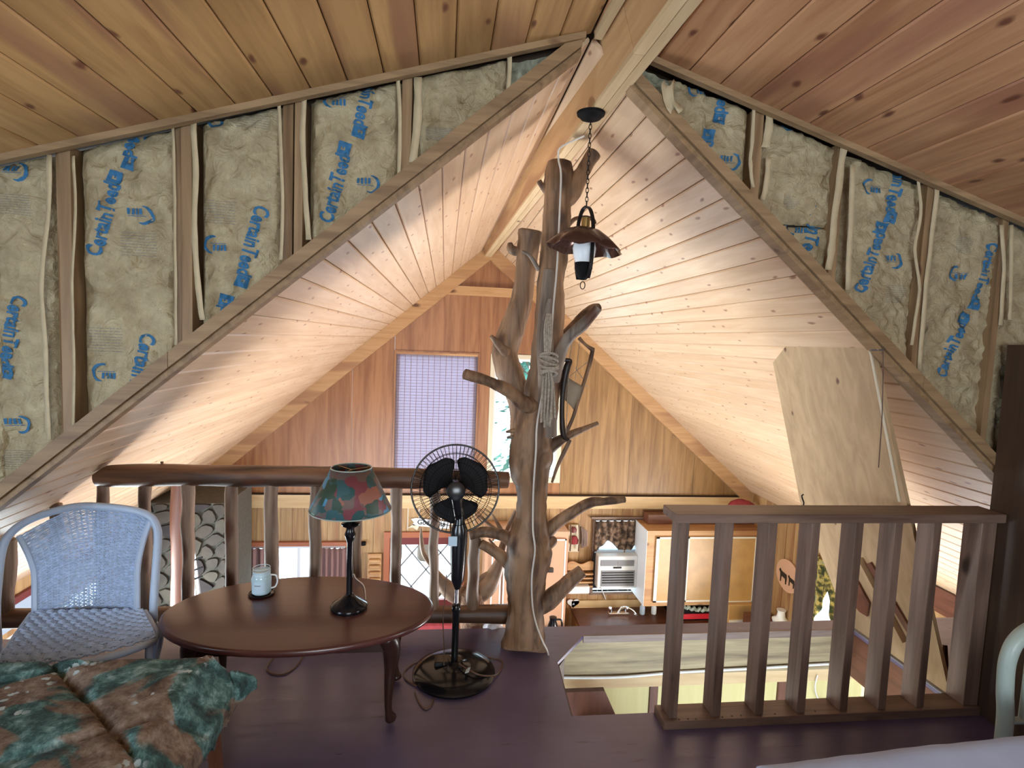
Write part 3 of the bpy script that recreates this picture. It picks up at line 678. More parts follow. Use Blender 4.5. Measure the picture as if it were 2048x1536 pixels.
def brand(key, p, q):
    a, b_ = aY(*p, YW+.045), aY(*q, YW+.045); d = b_-a; L = d.length; ang = math.atan2(d.z, d.x)
    bm = text_mesh('CertainTeed', 1, .03); w_ = max(v.co.x for v in bm.verts); k = (L-.030)/w_
    for v in bm.verts: v.co = V((v.co.x*k, v.co.y*k*1.45-.5*k, 0))
    sq = .038; x = L-sq*.2
    r = rects([(x-sq/2-.002, -sq*.62, x+sq/2+.004, -sq*.1), (x-sq/2-.002, -sq*.1, x-sq*.2, sq*.3), (x+sq*.12, -sq*.1, x+sq/2+.004, sq*.62), (x-sq/2-.002, sq*.3, x+sq*.12, sq*.62), (x-sq*.06, sq*.02, x+sq*.12, sq*.16)])
    me = bpy.data.meshes.new('r'); r.to_mesh(me); r.free(); bm.from_mesh(me); bpy.data.meshes.remove(me)
    place(bm, a.x, a.z, ang); wall_print(key, bm, 'blue_print', 'printed_lettering')
for a in (('A', (45, 592), (12, 748)), ('B', (192, 512), (234, 352)), ('B', (302, 165), (258, 332)), ('B', (302, 668), (264, 830)), ('C', (425, 255), (463, 95)), ('C', (528, 415), (485, 567)), ('C', (418, 740), (455, 598)),
          ('D', (652, 445), (691, 296)), ('D', (752, 120), (718, 270)), ('G', (1472, 95), (1437, 242)), ('G', (1378, 415), (1415, 268)), ('H1', (1572, 262), (1612, 115)), ('H', (1648, 382), (1602, 545)),
          ('I', (1716, 585), (1760, 452)), ('I', (1812, 300), (1776, 440)), ('J', (1980, 488), (1947, 612)), ('J', (1876, 752), (1926, 632))): brand(*a)
def swoosh(key, px, py, flip=0, s=1.0):
    a = aY(px, py, YW+.045); bm = bmesh.new(); n = 16; pv = None
    for i in range(n+1):
        t = PI*(.35+1.15*i/n); r = .030*s; w_ = .011*s*math.sin(PI*i/n)**.7+.0005
        o = bm.verts.new(((r+w_/2)*math.cos(t), (r+w_/2)*math.sin(t)*1.05, 0)); q = bm.verts.new(((r-w_/2)*math.cos(t), (r-w_/2)*math.sin(t), 0))
        if pv: bm.faces.new((pv[0], o, q, pv[1]))
        pv = (o, q)
    r = rects([(.0+k*.014*s, -.022*s, .009*s+k*.014*s, .0) for k in range(4)]+[(-.012*s, .004*s, .05*s, .006*s)])
    me = bpy.data.meshes.new('r'); r.to_mesh(me); r.free(); bm.from_mesh(me); bpy.data.meshes.remove(me)
    place(bm, a.x, a.z, PI if flip else 0); wall_print(key, bm, 'blue_print', 'printed_logo')
for a in (('A', 40, 345, 1), ('A', 45, 848, 1), ('B', 290, 432, 1), ('B', 205, 745, 0), ('C', 428, 490, 0), ('D', 665, 200, 0), ('D', 742, 370, 1), ('G', 1392, 178, 0), ('G', 1462, 325, 1), ('I', 1738, 375, 0), ('I', 1790, 522, 1), ('J', 1910, 548, 0), ('H', 1588, 455, 0)): swoosh(*a)
def fine(key, px, py, w_, h_, n=9):
    a = aY(px, py, YW+.045); random.seed(px); L = []
    for k in range(n):
        x = -w_/2
        while x < w_/2:
            l = random.uniform(.006, .022); L.append((x, h_/2-h_*k/n, min(x+l, w_/2), h_/2-h_*k/n-.0017)); x += l+.003
    bm = rects(L); place(bm, a.x, a.z, 0); wall_print(key, bm, 'grey_print', 'printed_small_text')
for a in (('A', 32, 412, .10, .075), ('A', 42, 920, .10, .075), ('B', 280, 492, .12, .09), ('B', 214, 682, .12, .095), ('C', 440, 428, .115, .09), ('C', 505, 238, .11, .08), ('E', 950, 120, .10, .03), ('E', 878, 272, .10, .05), ('H', 1580, 408, .08, .06), ('I', 1788, 590, .09, .08), ('J', 1925, 492, .08, .07)): fine(*a)
# ---- rake plates, ceiling trims
t3 = struct('trim_3', (XR, YW, 1.8), 'rake boards along the steep edges of the insulated wall')
def rake(x0, x1, off0, off1, y0, y1, mat, name='rake_board'):
    s = -1 if (x0+x1)/2 < XR else 1; k = SL if s < 0 else SR; c = 1/math.cos(math.atan(k))
    f = lambda x: zroof(x)
    MB().prism([(x0, y0, f(x0)+off0*c), (x1, y0, f(x1)+off0*c), (x1, y0, f(x1)+off1*c), (x0, y0, f(x0)+off1*c)], (0, y1-y0, 0)).build(name, mat, t3)
xj = wx(340, 728)
for a, bb in ((XL, xj-.001), (xj+.001, XR-.04)):
    rake(a, bb, -.004, .040, YW-.018, YW+.10, 'stud0')
rake(XL, XR-.04, -.026, -.006, YW-.004, YW+.05, 'stud1', 'lower_strip')
xj = wx(1840, 770)
for a, bb in ((XR+.17, xj-.001), (xj+.001, XRT)): rake(a, bb, -.004, .036, YW-.018, YW+.10, 'stud0')
rake(XR+.16, XRT, -.026, -.006, YW-.004, YW+.05, 'stud1', 'lower_strip')
for s in (-1, 1):
    xa, xb = (XL-.05, XR-.03) if s < 0 else (XR+.16, XRT+.05)
    MB().prism([(xa, YW-.03, zdorm(xa)-.024), (xb, YW-.03, zdorm(xb)-.024), (xb, YW-.03, zdorm(xb)+.001), (xa, YW-.03, zdorm(xa)+.001)], (0, .03, 0)).build('ceiling_strip', 'stud0', t3)
# ---- ridge beam: two boards side by side, jointed
bb_ = struct('trim_4', (XR, 2, 2.6), 'ridge beam of doubled pine boards')
ZB = 2.605; yj = aZ(1262, 108, ZB).y
def bx_(y): return .611-.0335*(y-2.2)
def bbeam(name, mat, x0, x1, z0, z1, ya, yb, xt0=None):
    xt = x0 if xt0 is None else xt0
    P = lambda y: [(bx_(y)+x0, y, z0), (bx_(y)+x1, y, z0), (bx_(y)+x1, y, z1), (bx_(y)+xt, y, z1)]
    a, b = P(ya), P(yb); MB().hexa(a+b).build(name, mat, bb_)
for ya, yb in ((-2.3, yj-.001), (yj+.001, YF)):
    bbeam('beam_board', 'pine1', 0, .040, ZB+.0205, ZR+.03, ya, yb, -.055)
    bbeam('bottom_batten', 'pale_board1', 0, .040, ZB, ZB+.02, ya, yb)
bbeam('beam_board', 'pine1', .043, .083, ZB+.0205, ZR+.03, -2.3, YF)
bbeam('bottom_batten', 'pale_board1', .043, .083, ZB, ZB+.02, -2.3, YF)
bbeam('corner_moulding', 'pale_board1', -.085, -.056, ZR-.02, ZR+.01, -2.3, YW-.03)
# ------------------------------------------------------------------ tree post
tp = thing('tree_post', 'peeled whole tree trunk with cut branches standing as a post under the ridge beam', 'post', (.47, 2.8, 0))
Yt = 2.80
q = []
for px, py, w_ in ((1049, 1306, 92), (1050, 1290, 86), (1050, 1250, 78), (1050, 1200, 72), (1052, 1150, 82), (1056, 1105, 92), (1060, 1070, 84), (1062, 1030, 64), (1063, 980, 66), (1060, 940, 78), (1064, 905, 88), (1068, 865, 84), (1082, 800, 72), (1092, 740, 66), (1096, 680, 62), (1100, 600, 58), (1106, 520, 54), (1112, 450, 54), (1116, 390, 58), (1118, 350, 58), (1119, 326, 52)):
    v = aY(px, py, Yt); q.append((v.x, v.y, v.z, w_/2/F*Yt))
q[0] = (*aZ(1049, 1300, .0)[:2], 0.0, .115)
limb(q, 7, 32, .17, 8).build('trunk', 'bark', tp, smooth=True)
def br(pts, y=Yt, mat='bark', **k):
    k.setdefault('n', 7); k.setdefault('rough', .17); k.setdefault('rs', 10)
    pxlimb(pts, y, **k).build('branch', mat, tp, smooth=True)
br([(1120, 400, 46), (1140, 385, 44), (1162, 350, 32), (1176, 325, 30), (1188, 306, 28)])
br([(1052, 885, 62, 2.86), (1046, 820, 56, 2.9), (1026, 760, 54, 2.94), (1010, 710, 52, 2.96), (1022, 660, 50, 2.96), (1042, 600, 46, 2.95), (1052, 540, 40, 2.94), (1056, 490, 44, 2.93), (1060, 462, 52, 2.92)], n=5, seg=18)
br([(1050, 505, 14, 2.93), (1024, 500, 20, 2.93), (1020, 486, 10, 2.93)], n=4)
br([(1078, 540, 10), (1060, 512, 8), (1044, 502, 5)], mat='bark_grey')
br([(1094, 870, 40, 2.74), (1093, 780, 36, 2.72), (1090, 680, 34, 2.72), (1094, 600, 30, 2.73), (1098, 540, 22, 2.74)], mat='bark_grey', n=5, seg=14, rough=.08)
br([(1070, 812, 34, 2.76), (1046, 806, 32, 2.72), (1018, 782, 27, 2.66), (975, 762, 21, 2.60), (930, 748, 22, 2.55)])
br([(1012, 705, 22, 2.9), (998, 690, 15, 2.86), (982, 672, 8, 2.84)])
br([(1045, 868, 16), (1028, 862, 10), (1012, 864, 4)]); br([(1040, 876, 12), (1022, 874, 7), (1014, 876, 4)], mat='bark_grey')
br([(1105, 760, 30, 2.7), (1122, 700, 26, 2.66), (1140, 672, 24, 2.62), (1165, 650, 24, 2.6), (1196, 616, 20, 2.58)], mat='bark_grey')
br([(1116, 690, 26, 2.84), (1150, 650, 22, 2.88), (1180, 622, 24, 2.92), (1198, 616, 18, 2.94)])
br([(1098, 895, 30), (1125, 878, 20), (1158, 862, 14), (1196, 846, 8)])
br([(1080, 1078, 40), (1106, 1052, 28), (1140, 1028, 24), (1180, 1006, 21), (1215, 1002, 18), (1250, 999, 13)])
br([(1078, 1215, 36), (1102, 1196, 38), (1132, 1168, 32), (1164, 1142, 26)])
br([(1072, 1142, 14), (1092, 1140, 12), (1106, 1140, 11)], mat='bark_grey')
br([(1040, 1095, 34), (1010, 1072, 26), (975, 1064, 22), (940, 1070, 20)], y=2.82)
br([(1036, 1150, 30, 2.9), (1000, 1110, 24, 2.9), (962, 1088, 20, 2.9)])
br([(1096, 385, 16), (1084, 372, 12), (1078, 362, 11)]); br([(1135, 452, 10), (1150, 438, 8), (1172, 434, 6), (1186, 440, 8), (1190, 448, 7)])
br([(1088, 1090, 30), (1102, 1082, 26), (1107, 1074, 16)]); br([(1030, 1168, 12), (1016, 1166, 9)])
br([(1092, 640, 16, 2.66), (1096, 618, 11, 2.65), (1100, 598, 8, 2.65)], mat='bark_grey')
# light cable down the post
def cable(name, pts, r, mat, label, cat='cable', n=5):
    q = spline([tuple(p) for p in pts], n); m = MB(); m.tube([V(p) for p in q], r, 7)
    return tag(m.build(name, mat, smooth=True), label, cat)
cp = [(1168, 272, 2.5), (1150, 280, 2.56), (1120, 296, 2.62), (1117, 318, 2.66), (1122, 350, 2.66), (1119, 430, 2.67), (1116, 500, 2.67), (1112, 560, 2.66), (1106, 620, 2.64), (1100, 700, 2.63), (1086, 780, 2.64), (1074, 850, 2.64), (1072, 900, 2.63), (1068, 960, 2.66), (1066, 1010, 2.69), (1066, 1060, 2.66), (1070, 1100, 2.65), (1064, 1150, 2.67), (1064, 1200, 2.69), (1070, 1240, 2.68), (1084, 1280, 2.66), (1094, 1300, 2.67), (1097, 1312, 2.71)]
cable('cable', [aY(*p) for p in cp], .0045, 'cord_white', 'pale electric cord running from the ridge beam down the tree post', 'cord')
# rope bundle
rp = thing('rope_bundle', 'grey rope knotted and hung in a long bundle on the tree post', 'rope', aY(1098, 720, 2.62))
for i in range(11):
    a = (i-5)*2.6; m = MB(); yy = 2.58+.01*(i % 3)
    pts = [aY(1098+a*.25, 628, 2.62), aY(1096+a*.5, 660, yy), aY(1094+a*.3, 715, yy-.01), aY(1096+a*.8, 770, yy), aY(1094+a*.9+5*math.sin(i*2), 845+10*math.sin(i*1.7), yy+.01)]
    m.tube([V(p) for p in spline([tuple(p) for p in pts], 5)], .0055, 6); m.build('strand', 'rope', rp, smooth=True)
m = MB()
for k in range(7):
    pts = []
    for j in range(17):
        t = 2*PI*j/16; v = aY(1098+17*math.cos(t)+2*math.sin(k*3+t), 712+k*6+6*math.sin(t+k), 2.565+.02*math.sin(t)); pts.append(v)
    m.tube(pts[:-1], .006, 6, closed=True)
m.build('knot', 'rope', rp, smooth=True)
# hide and bow hanging right of the post
bw = thing('wall_bow', 'dark curved bow hanging from a branch at the right of the tree post', 'bow', aY(1130, 760, 2.76))
pxlimb([(1128, 720, 8), (1140, 722, 10), (1134, 735, 15), (1126, 780, 11), (1124, 830, 10), (1127, 870, 12), (1138, 880, 5)], 2.76, rough=.03).build('limb', 'leather', bw, smooth=True)
MB().tube([aY(1146, 676, 2.74), aY(1138, 722, 2.76), aY(1132, 868, 2.76)], .002, 5).build('string', 'rope', bw)
hs = thing('stick_frame_hide', 'small stretched hide laced to a thin stick frame, hanging right of the tree post', 'hide', aY(1155, 770, 2.78))
for pts in (((1158, 676, 8), (1172, 690, 6), (1186, 700, 10)), ((1186, 696, 8), (1180, 725, 9), (1168, 765, 8), (1155, 805, 8), (1146, 835, 7), (1132, 866, 8)), ((1140, 880, 8), (1128, 905, 9), (1114, 935, 7), (1104, 965, 5))):
    pxlimb(pts, 2.78, rough=.05).build('stick', 'bark', hs, smooth=True)
m = MB(); c4_ = [aY(*p, 2.78) for p in ((1136, 755), (1164, 772), (1150, 822), (1130, 800))]
m.grid(lambda a, c: c4_[0]*(1-a)*(1-c)+c4_[1]*a*(1-c)+c4_[2]*a*c+c4_[3]*(1-a)*c+V((0, .012*math.sin(a*4+c*3), 0)), 6, 6); m.build('hide_panel', 'hide', hs, smooth=True, thick=.003)
for a, b_ in (((1136, 755), (1178, 722)), ((1150, 820), (1160, 800)), ((1160, 680), (1150, 760)), ((1150, 735), (1166, 758)), ((1165, 768), (1176, 774))): MB().tube([aY(*a, 2.78), aY(*b_, 2.78)], .0018, 5).build('lace', 'rope', hs)
# ------------------------------------------------------------------ pendant lamp
L0 = aZ(1182, 226, ZB); yl = L0.y; pk = lambda px, py: aY(px, py, yl)
pl_ = thing('pendant_lamp', 'hanging lantern lamp with brown scalloped shade and white glass globe on a chain', 'pendant lamp', tuple(L0))
sx = yl/F
MB().lathe([(.0, -.035), (.02, -.034), (.045, -.024), (.052, -.012), (.06, -.010), (.063, 0)], L0, 28).build('canopy', 'black_metal', pl_, smooth=True)
zc1 = pk(1172, 412).z; n = 19; zt = L0.z-.03; xl = L0.x
for i in range(n):
    z0 = zt+(zc1-zt)*i/n; z1 = zt+(zc1-zt)*(i+1)/n; zc_ = (z0+z1)/2; hl = (z0-z1)*.66; pts = []
    for j in range(12):
        t = 2*PI*j/12; a, b_ = .0062*math.cos(t), hl*math.sin(t)
        pts.append(V((xl+(a if i % 2 else 0), yl+(0 if i % 2 else a), zc_+b_)))
    MB().tube(pts, .0018, 6, closed=True).build('chain_link', 'iron', pl_, smooth=True)
gz = lambda py: pk(1172, py).z
zB = gz(560)
for s in (-1, 1):
    q = spline([(xl, yl, gz(413)), (xl+s*.014, yl-s*.016, gz(420)), (xl+s*.024, yl-s*.036, gz(445)), (xl+s*.022, yl-s*.054, gz(485)), (xl+s*.020, yl-s*.054, gz(530)), (xl+s*.014, yl-s*.036, gz(558))], 4)
    m = MB()
    for a, b_ in zip(q, q[1:]): m.beam(a, b_, .005, .017, V((1, .3, .01)))
    m.build('bracket_arm', 'iron', pl_)
zs, zr = gz(456), gz(500); m = MB(); rs_ = []
for k, (r, z) in enumerate(((.018, zs+.002), (.05, zs-.004), (.07, zs-.012), (.115, zs-.045), (.165, zr))):
    ring = []
    for j in range(48):
        t = 2*PI*j/48; f = (k/4)**2; rr = r*(1+.045*f*math.cos(8*t)); ring.append(m.bm.verts.new((xl+rr*math.cos(t), yl+rr*math.sin(t), z+.006*f*math.cos(8*t)-.10*rr*math.cos(t))))
    rs_.append(ring)
for A, B in zip(rs_, rs_[1:]):
    for j in range(48): m.bm.faces.new((A[j], A[(j+1) % 48], B[(j+1) % 48], B[j]))
m.build('shade', 'shade_brown', pl_, smooth=True, thick=.0025)
zg = gz(500); MB().lathe([(.02, gz(456)), (.03, gz(462)), (.044, gz(480)), (.052, gz(497)), (.048, gz(512)), (.037, gz(526))], (xl, yl, 0), 28).build('glass_globe', 'glass_white', pl_, smooth=True)
MB().lathe([(.019, gz(436)), (.020, gz(440)), (.019, gz(456))], (xl, yl, 0), 18).build('chimney_neck', 'brass', pl_, smooth=True)
MB().lathe([(.037, gz(525)), (.040, gz(527)), (.040, gz(538)), (.034, gz(545)), (.03, gz(552)), (.015, gz(560)), (.0, gz(561))], (xl, yl, 0), 20).build('burner_cup', 'black_metal', pl_, smooth=True)
pts = [V((xl+.011*math.cos(t), yl, gz(571)+.017*math.sin(t))) for t in [2*PI*j/14 for j in range(14)]]
MB().tube(pts, .0022, 6, closed=True).build('pull_ring', 'iron', pl_, smooth=True)
# ------------------------------------------------------------------ log railing at the loft edge
YR = 2.93
lr = thing('log_railing', 'rustic railing of peeled logs along the left loft edge', 'railing', (-.9, YR, 0))
def zrf(x): return zroof(x)-.004
ptsr = [(196, 953, 36), (240, 951, 42), (330, 950, 43), (430, 951, 41), (520, 952, 42), (620, 953, 40), (700, 954, 42), (800, 956, 41), (900, 958, 38), (960, 958, 36), (1016, 960, 34)]
m = pxlimb(ptsr, YR, n=4, seg=16, rough=.07, rs=5)
bmesh.ops.bisect_plane(m.bm, geom=m.bm.verts[:]+m.bm.edges[:]+m.bm.faces[:], plane_co=V((XR, 0, ZR-.01)), plane_no=V((-SL, 0, 1)), clear_outer=True)
bmesh.ops.holes_fill(m.bm, edges=[e for e in m.bm.edges if e.is_boundary])
m.build('top_log', 'log_rail', lr, smooth=True)
pxlimb([(-70, 1238, 40), (60, 1236, 36), (200, 1234, 38), (330, 1232, 34), (600, 1230, 36), (860, 1229, 34), (960, 1228, 36), (1018, 1228, 38)], YR, n=4, seg=16, rough=.08, rs=6).build('bottom_log', 'log_rail', lr, smooth=True)
for px, w_, top, bot in ((-45, 24, 1095, 1232), (20, 22, 1075, 1230), (112, 20, 1004, 1230), (204, 20, 958, 1230), (292, 22, 958, 1230), (375, 23, 958, 1230), (461, 22, 958, 1230), (545, 25, 958, 1230), (630, 22, 958, 1230), (714, 20, 958, 1230), (793, 23, 958, 1230), (870, 21, 958, 1230), (946, 25, 1062, 1230)):
    if px < 120: top = min(top, 1000)
    xa, xb = px+random.uniform(-2, 3), px-random.uniform(-1, 5)
    q = []
    for k in range(7):
        t = k/6; py = top+(bot-top)*t; q.append((xa+(xb-xa)*t+random.uniform(-2.2, 2.2), py, w_*random.uniform(.9, 1.12)))
    if px in (20, 112, -45):
        vt = aY(px, 1100, YR); v2 = zrf(vt.x)
        # shorten to the slope of the roof
        q = [p for p in q if aY(p[0], p[1], YR).z < v2-.02]; q.insert(0, (px, q[0][1]-.1, w_)) if q else None
        if len(q) < 3: continue
        while aY(q[0][0], q[0][1], YR).z < v2: q[0] = (q[0][0], q[0][1]-3, w_)
    pxlimb(q, YR, n=3, seg=12, rough=.10, rs=11).build('baluster', 'log_baluster', lr, smooth=True)
m = MB(); m.lathe([(.008, 0), (.006, .012), (.009, .018), (0, .022)], aY(324, 931, YR), 8); m.build('twig_stub', 'bark', lr)
# ------------------------------------------------------------------ right guard rail
Yg = 2.16
gr_ = thing('stair_guard_rail', 'dark stained board guard rail with square balusters beside the stair opening', 'railing', (1.7, Yg, 0))
zt_ = aY(1345, 1044, 2.12).z; xg0, xg1 = .955, 2.44
MB().box((xg0-.015, 2.10, zt_), (xg1, 2.235, zt_+.038)).build('cap_rail', 'stain0', gr_, bevel=.003)
MB().box((xg0, 2.122, .0), (xg1, 2.232, .038)).build('bottom_plate', 'stain0', gr_, bevel=.002)
for px in (1362, 1451, 1539, 1625, 1712, 1791, 1869):
    x = aY(px, 1050, 2.137).x
    MB().box((x, 2.137, .0385), (x+.038, 2.225, zt_-.0005)).build('baluster', 'stain2', gr_, bevel=.002)
x = aY(1965, 1050, 2.137).x
MB().box((x, 2.137, .0385), (xg1-.001, 2.228, zt_-.0005)).build('end_post', 'stain2', gr_, bevel=.002)
for px, py in ((1358, 1445), (1376, 1444), (1392, 1444), (1445, 1440), (1464, 1438), (1482, 1437), (1550, 1434), (1630, 1428)):
    v = aZ(px, py-6, .038); MB().lathe([(.0045, .0), (.0045, .0012), (0, .0012)], v, 8).build('nail_head', 'iron', gr_)
# closet block at the right
cl = thing('dark_closet', 'tall dark stained wood closet at the right edge beside the guard rail', 'closet', (2.9, 1.7, 0))
MB().box((2.445, 1.15, 0), (2.463, 2.185, 1.665)).build('side_panel', 'darkwood2', cl, bevel=.002)
MB().box((2.463, 2.165, 0), (3.3, 2.185, 1.665)).build('back_panel', 'darkwood2', cl)
MB().box((2.463, 1.15, 1.63), (3.3, 2.165, 1.665)).build('top_panel', 'darkwood0', cl)
MB().box((2.463, 1.15, .0), (3.3, 1.17, 1.63)).build('door', 'darkwood2', cl)
# ------------------------------------------------------------------ hatch
ht = thing('stair_hatch', 'open plywood stair hatch with a clipped corner leaning upright beyond the guard rail', 'hatch', (OX1+.01, 2.56, 0))
A0 = V((OX1+.012, 2.25, .012)); A1 = aY(1735, 657, 2.27); ax_ = (A1-A0); ax_.y = 0; SLEN = ax_.length; ax_.normalize(); nn = V((-ax_.z, 0, ax_.x))   # toward the opening
def hp(y, s, d=0): return V((A0.x, y, .012))+ax_*s+nn*d
Ya, Yb = 2.25, 2.93
def onh(px, py):
    v = ray(px, py); o = V((0, 0, HC)); k = (A0-o).dot(nn)/v.dot(nn); return o+v*k
poly = [hp(2.25, 0), hp(2.93, 0), onh(1600, 1003), onh(1546, 725), onh(1600, 656), onh(1735, 657)]
MB().prism(poly, nn*-.018).build('panel', 'plywood_hatch', ht)
def brace(y0, s0, y1, s1, w_, d0, d1, mat, nm):
    a, b_ = hp(y0, s0), hp(y1, s1); d = (b_-a).normalized(); side = d.cross(nn).normalized()*w_/2
    MB().hexa([a-side+nn*d0, a+side+nn*d0, a+side+nn*d1, a-side+nn*d1, b_-side+nn*d0, b_+side+nn*d0, b_+side+nn*d1, b_-side+nn*d1]).build(nm, mat, ht)
def lbrace(p, q_, w_, d0, d1, mat, nm):
    a, b_ = onh(*p), onh(*q_); d = (b_-a).normalized(); side = d.cross(nn).normalized()*w_/2
    MB().hexa([a-side+nn*d0, a+side+nn*d0, a+side+nn*d1, a-side+nn*d1, b_-side+nn*d0, b_+side+nn*d0, b_+side+nn*d1, b_-side+nn*d1]).build(nm, mat, ht)
lbrace((1722, 1115), (1812, 1282), .030, .0005, .030, 'plywood_hatch', 'diagonal_brace')
lbrace((1740, 1125), (1822, 1262), .045, .0005, .012, 'redwood2', 'dark_strip')  # flat dark red-brown strip right of the diagonal brace
MB().prism([onh(*p)+nn*.0005 for p in ((1712, 1150), (1742, 1205), (1738, 1232), (1722, 1222), (1712, 1210))], nn*.012).build('dark_patch', 'redwood2', ht)  # flat dark red-brown patch on the hatch face
lbrace((1734, 662), (1800, 1003), .010, .0005, .006, 'cream', 'edge_strip')
m = MB(); a = aY(1607, 1005, 2.86); m.tube([a+V((0, 0, -.03)), a+V((.002, 0, 0)), a+V((-.010, 0, .025)), a+V((-.014, 0, .04)), a+V((-.004, 0, .046))], .004, 6); m.build('hook', 'iron', ht, smooth=True)
cable('tie_cord', [aY(1735, 682, 2.21), aY(1762, 676, 2.19), aY(1766, 700, 2.19), aY(1765, 800, 2.19), aY(1763, 850, 2.19), aY(1757, 935, 2.19)], .0022, 'cord_brown', 'thin dark cord hanging from the rake board in front of the hatch', 'cord')
MB().beam(aY(1742, 700, 2.21), aY(1768, 700, 2.19), .006, .006).build('hook_rod', 'iron', ht)
MB().beam(aY(1890, 1290, 2.33), aZ(1895, 1384, .004), .016, .012, V((0, 1, 0))).build('prop_stick', 'darkwood2', ht)
# small threshold boards at the hinge edge
MB().box((OX1-.0, 2.235, .0), (OX1+.04, 2.88, .006)).build('edge_strip', 'grey_plastic', ht, label='grey worn strip at the hinge edge')
# ------------------------------------------------------------------ stairs and wall seen through the opening
stn = thing('stairs', 'dark red-brown wooden stairs going down at the left of the opening', 'stairs', (.8, 2.5, -1.2))
for ys in (2.36, 2.80): MB().prism([(x, ys, z) for x, z in ((.61, -.27), (.915, -.27), (1.75, -2.0), (1.45, -2.0))], (0, .035, 0)).build('stringer', 'redwood2', stn)
for k in range(8): MB().box((.76+.105*k, 2.396, -.44-.215*k), (1.03+.105*k, 2.799, -.41-.215*k)).build('tread', 'redwood1', stn)
yw = struct('wall_under_loft', (1.6, 3.1, ZG), 'pale yellow plywood partition under the loft')
Yp = 3.12; zt1 = aY(1500, 1338, Yp).z; zt0 = aY(1500, 1366, Yp).z; x0_, x1_ = aY(1190, 1400, Yp).x, aY(1731, 1345, Yp).x
MB().box((x0_-.5, Yp, zt0), (x1_, Yp+.09, zt1)).build('header_board', 'pale_board0', yw)
e_ = [x0_-.5, aY(1300, 1400, Yp).x, aY(1316, 1400, Yp).x, aY(1556, 1400, Yp).x, aY(1592, 1400, Yp).x, aY(1694, 1400, Yp).x, aY(1704, 1400, Yp).x, x1_]
for i, (a, b_) in enumerate(zip(e_, e_[1:])):
    MB().box((a+.001, Yp+(.02 if i % 2 == 0 else .004), ZG), (b_-.001, Yp+.08, zt0-.001)).build('stud' if i % 2 else 'plywood_sheet', 'redwood2' if i % 2 and i < 5 else 'yellow_ply', yw)
MB().box((x1_+.10, 3.6, ZG), (XRT-.03, 3.64, -.55)).build('plywood_sheet', 'yellow_ply', yw)
v = aY(1635, 1350, Yp-.01); cable('hanging_wire', [v, v+V((-.01, 0, -.08)), v+V((.02, 0, -.16)), v+V((.08, 0, -.19)), v+V((.13, 0, -.17))], .004, 'cord_white', 'loop of pale wire hanging against the yellow plywood under the loft', 'wire')
# ------------------------------------------------------------------ oval table
TZ = .43; ctr = (aZ(598, 1152, TZ)+aZ(598, 1302, TZ))/2; ry = (aZ(598, 1152, TZ).y-aZ(598, 1302, TZ).y)/2
rx = (aZ(868, 1218, TZ).x-aZ(327, 1222, TZ).x)/2; ctr.x = (aZ(868, 1218, TZ).x+aZ(327, 1222, TZ).x)/2
tb = thing('coffee_table', 'oval dark cherry coffee table with cabriole legs beside the wicker chair', 'table', (ctr.x, ctr.y, 0))
MB().lathe([(rx-.02, -.030), (rx-.006, -.026), (rx, -.016), (rx-.002, -.006), (rx-.010, -.001), (rx-.016, 0)], ctr, 72, 1, ry/rx).build('tabletop', 'table_top', tb, smooth=True)
m = MB()
for s in (-1, 1):
    m.box((ctr.x-.37, ctr.y+s*.17-.009, TZ-.10), (ctr.x+.37, ctr.y+s*.17+.009, TZ-.0305)); m.box((ctr.x+s*.37-.009, ctr.y-.179, TZ-.10), (ctr.x+s*.37+.009, ctr.y+.179, TZ-.0305))
m.build('apron', 'table_leg', tb)
fo = aZ(782, 1436, .02)
for sx_ in (-1, 1):
    for sy_ in (-1, 1):
        fx_, fy_ = ctr.x+sx_*(fo.x-ctr.x), ctr.y-sy_*(fo.y-ctr.y)
        kx, ky = ctr.x+sx_*.37, ctr.y+sy_*.17; dx, dy = fx_-kx, fy_-ky
        limb([(kx-dx*.1, ky-dy*.1, TZ-.035, .034), (kx+dx*.45, ky+dy*.45, TZ-.07, .040), (kx+dx*.80, ky+dy*.80, TZ-.12, .036), (kx+dx*.72, ky+dy*.72, TZ-.19, .026), (kx+dx*.50, ky+dy*.50, TZ-.27, .019), (kx+dx*.45, ky+dy*.45, TZ-.34, .015), (kx+dx*.62, ky+dy*.62, .05, .016), (kx+dx*.95, ky+dy*.95, .022, .024), (kx+dx*1.05, ky+dy*1.05, .012, .012)], 5, 12, 0).build('leg', 'table_leg', tb, smooth=True)
# candle jar on dish
jb = aZ(520, 1192, TZ); jx, jy, jz = jb.x, jb.y+.02, TZ
js = (jy/F)
ds = thing('glass_coaster', 'small dark glass dish under the candle jar on the oval table', 'coaster', (jx, jy, jz))
MB().lathe([(.050, .0008), (.056, .006), (.052, .009), (.046, .0045)], (jx, jy, jz), 28).build('dish', 'black_gloss', ds, smooth=True)
jr = thing('candle_jar', 'pale blue candle in a handled glass jar mug on the oval table', 'candle', (jx, jy, jz+.0055))
MB().lathe([(.034, .0), (.040, .006), (.041, .03), (.041, .072), (.037, .084), (.034, .100), (.0, .100)], (jx, jy, jz+.0065), 28).build('wax', 'candle', jr, smooth=True)
m = MB(); m.lathe([(.0375, .0), (.042, .008), (.0425, .075), (.038, .086), (.034, .090), (.036, .094), (.0345, .099), (.036, .104), (.0345, .109), (.036, .116)], (jx, jy, jz+.0055), 32); m.bm.faces.ensure_lookup_table(); m.bm.faces.remove(m.bm.faces[-1]); m.build('jar', 'glass', jr, smooth=True)
MB().tube([V((jx+.0355*math.cos(2*PI*i/32), jy+.0355*math.sin(2*PI*i/32), jz+.1215)) for i in range(32)], .0016, 6, closed=True).build('rim', 'candle', jr, smooth=True)
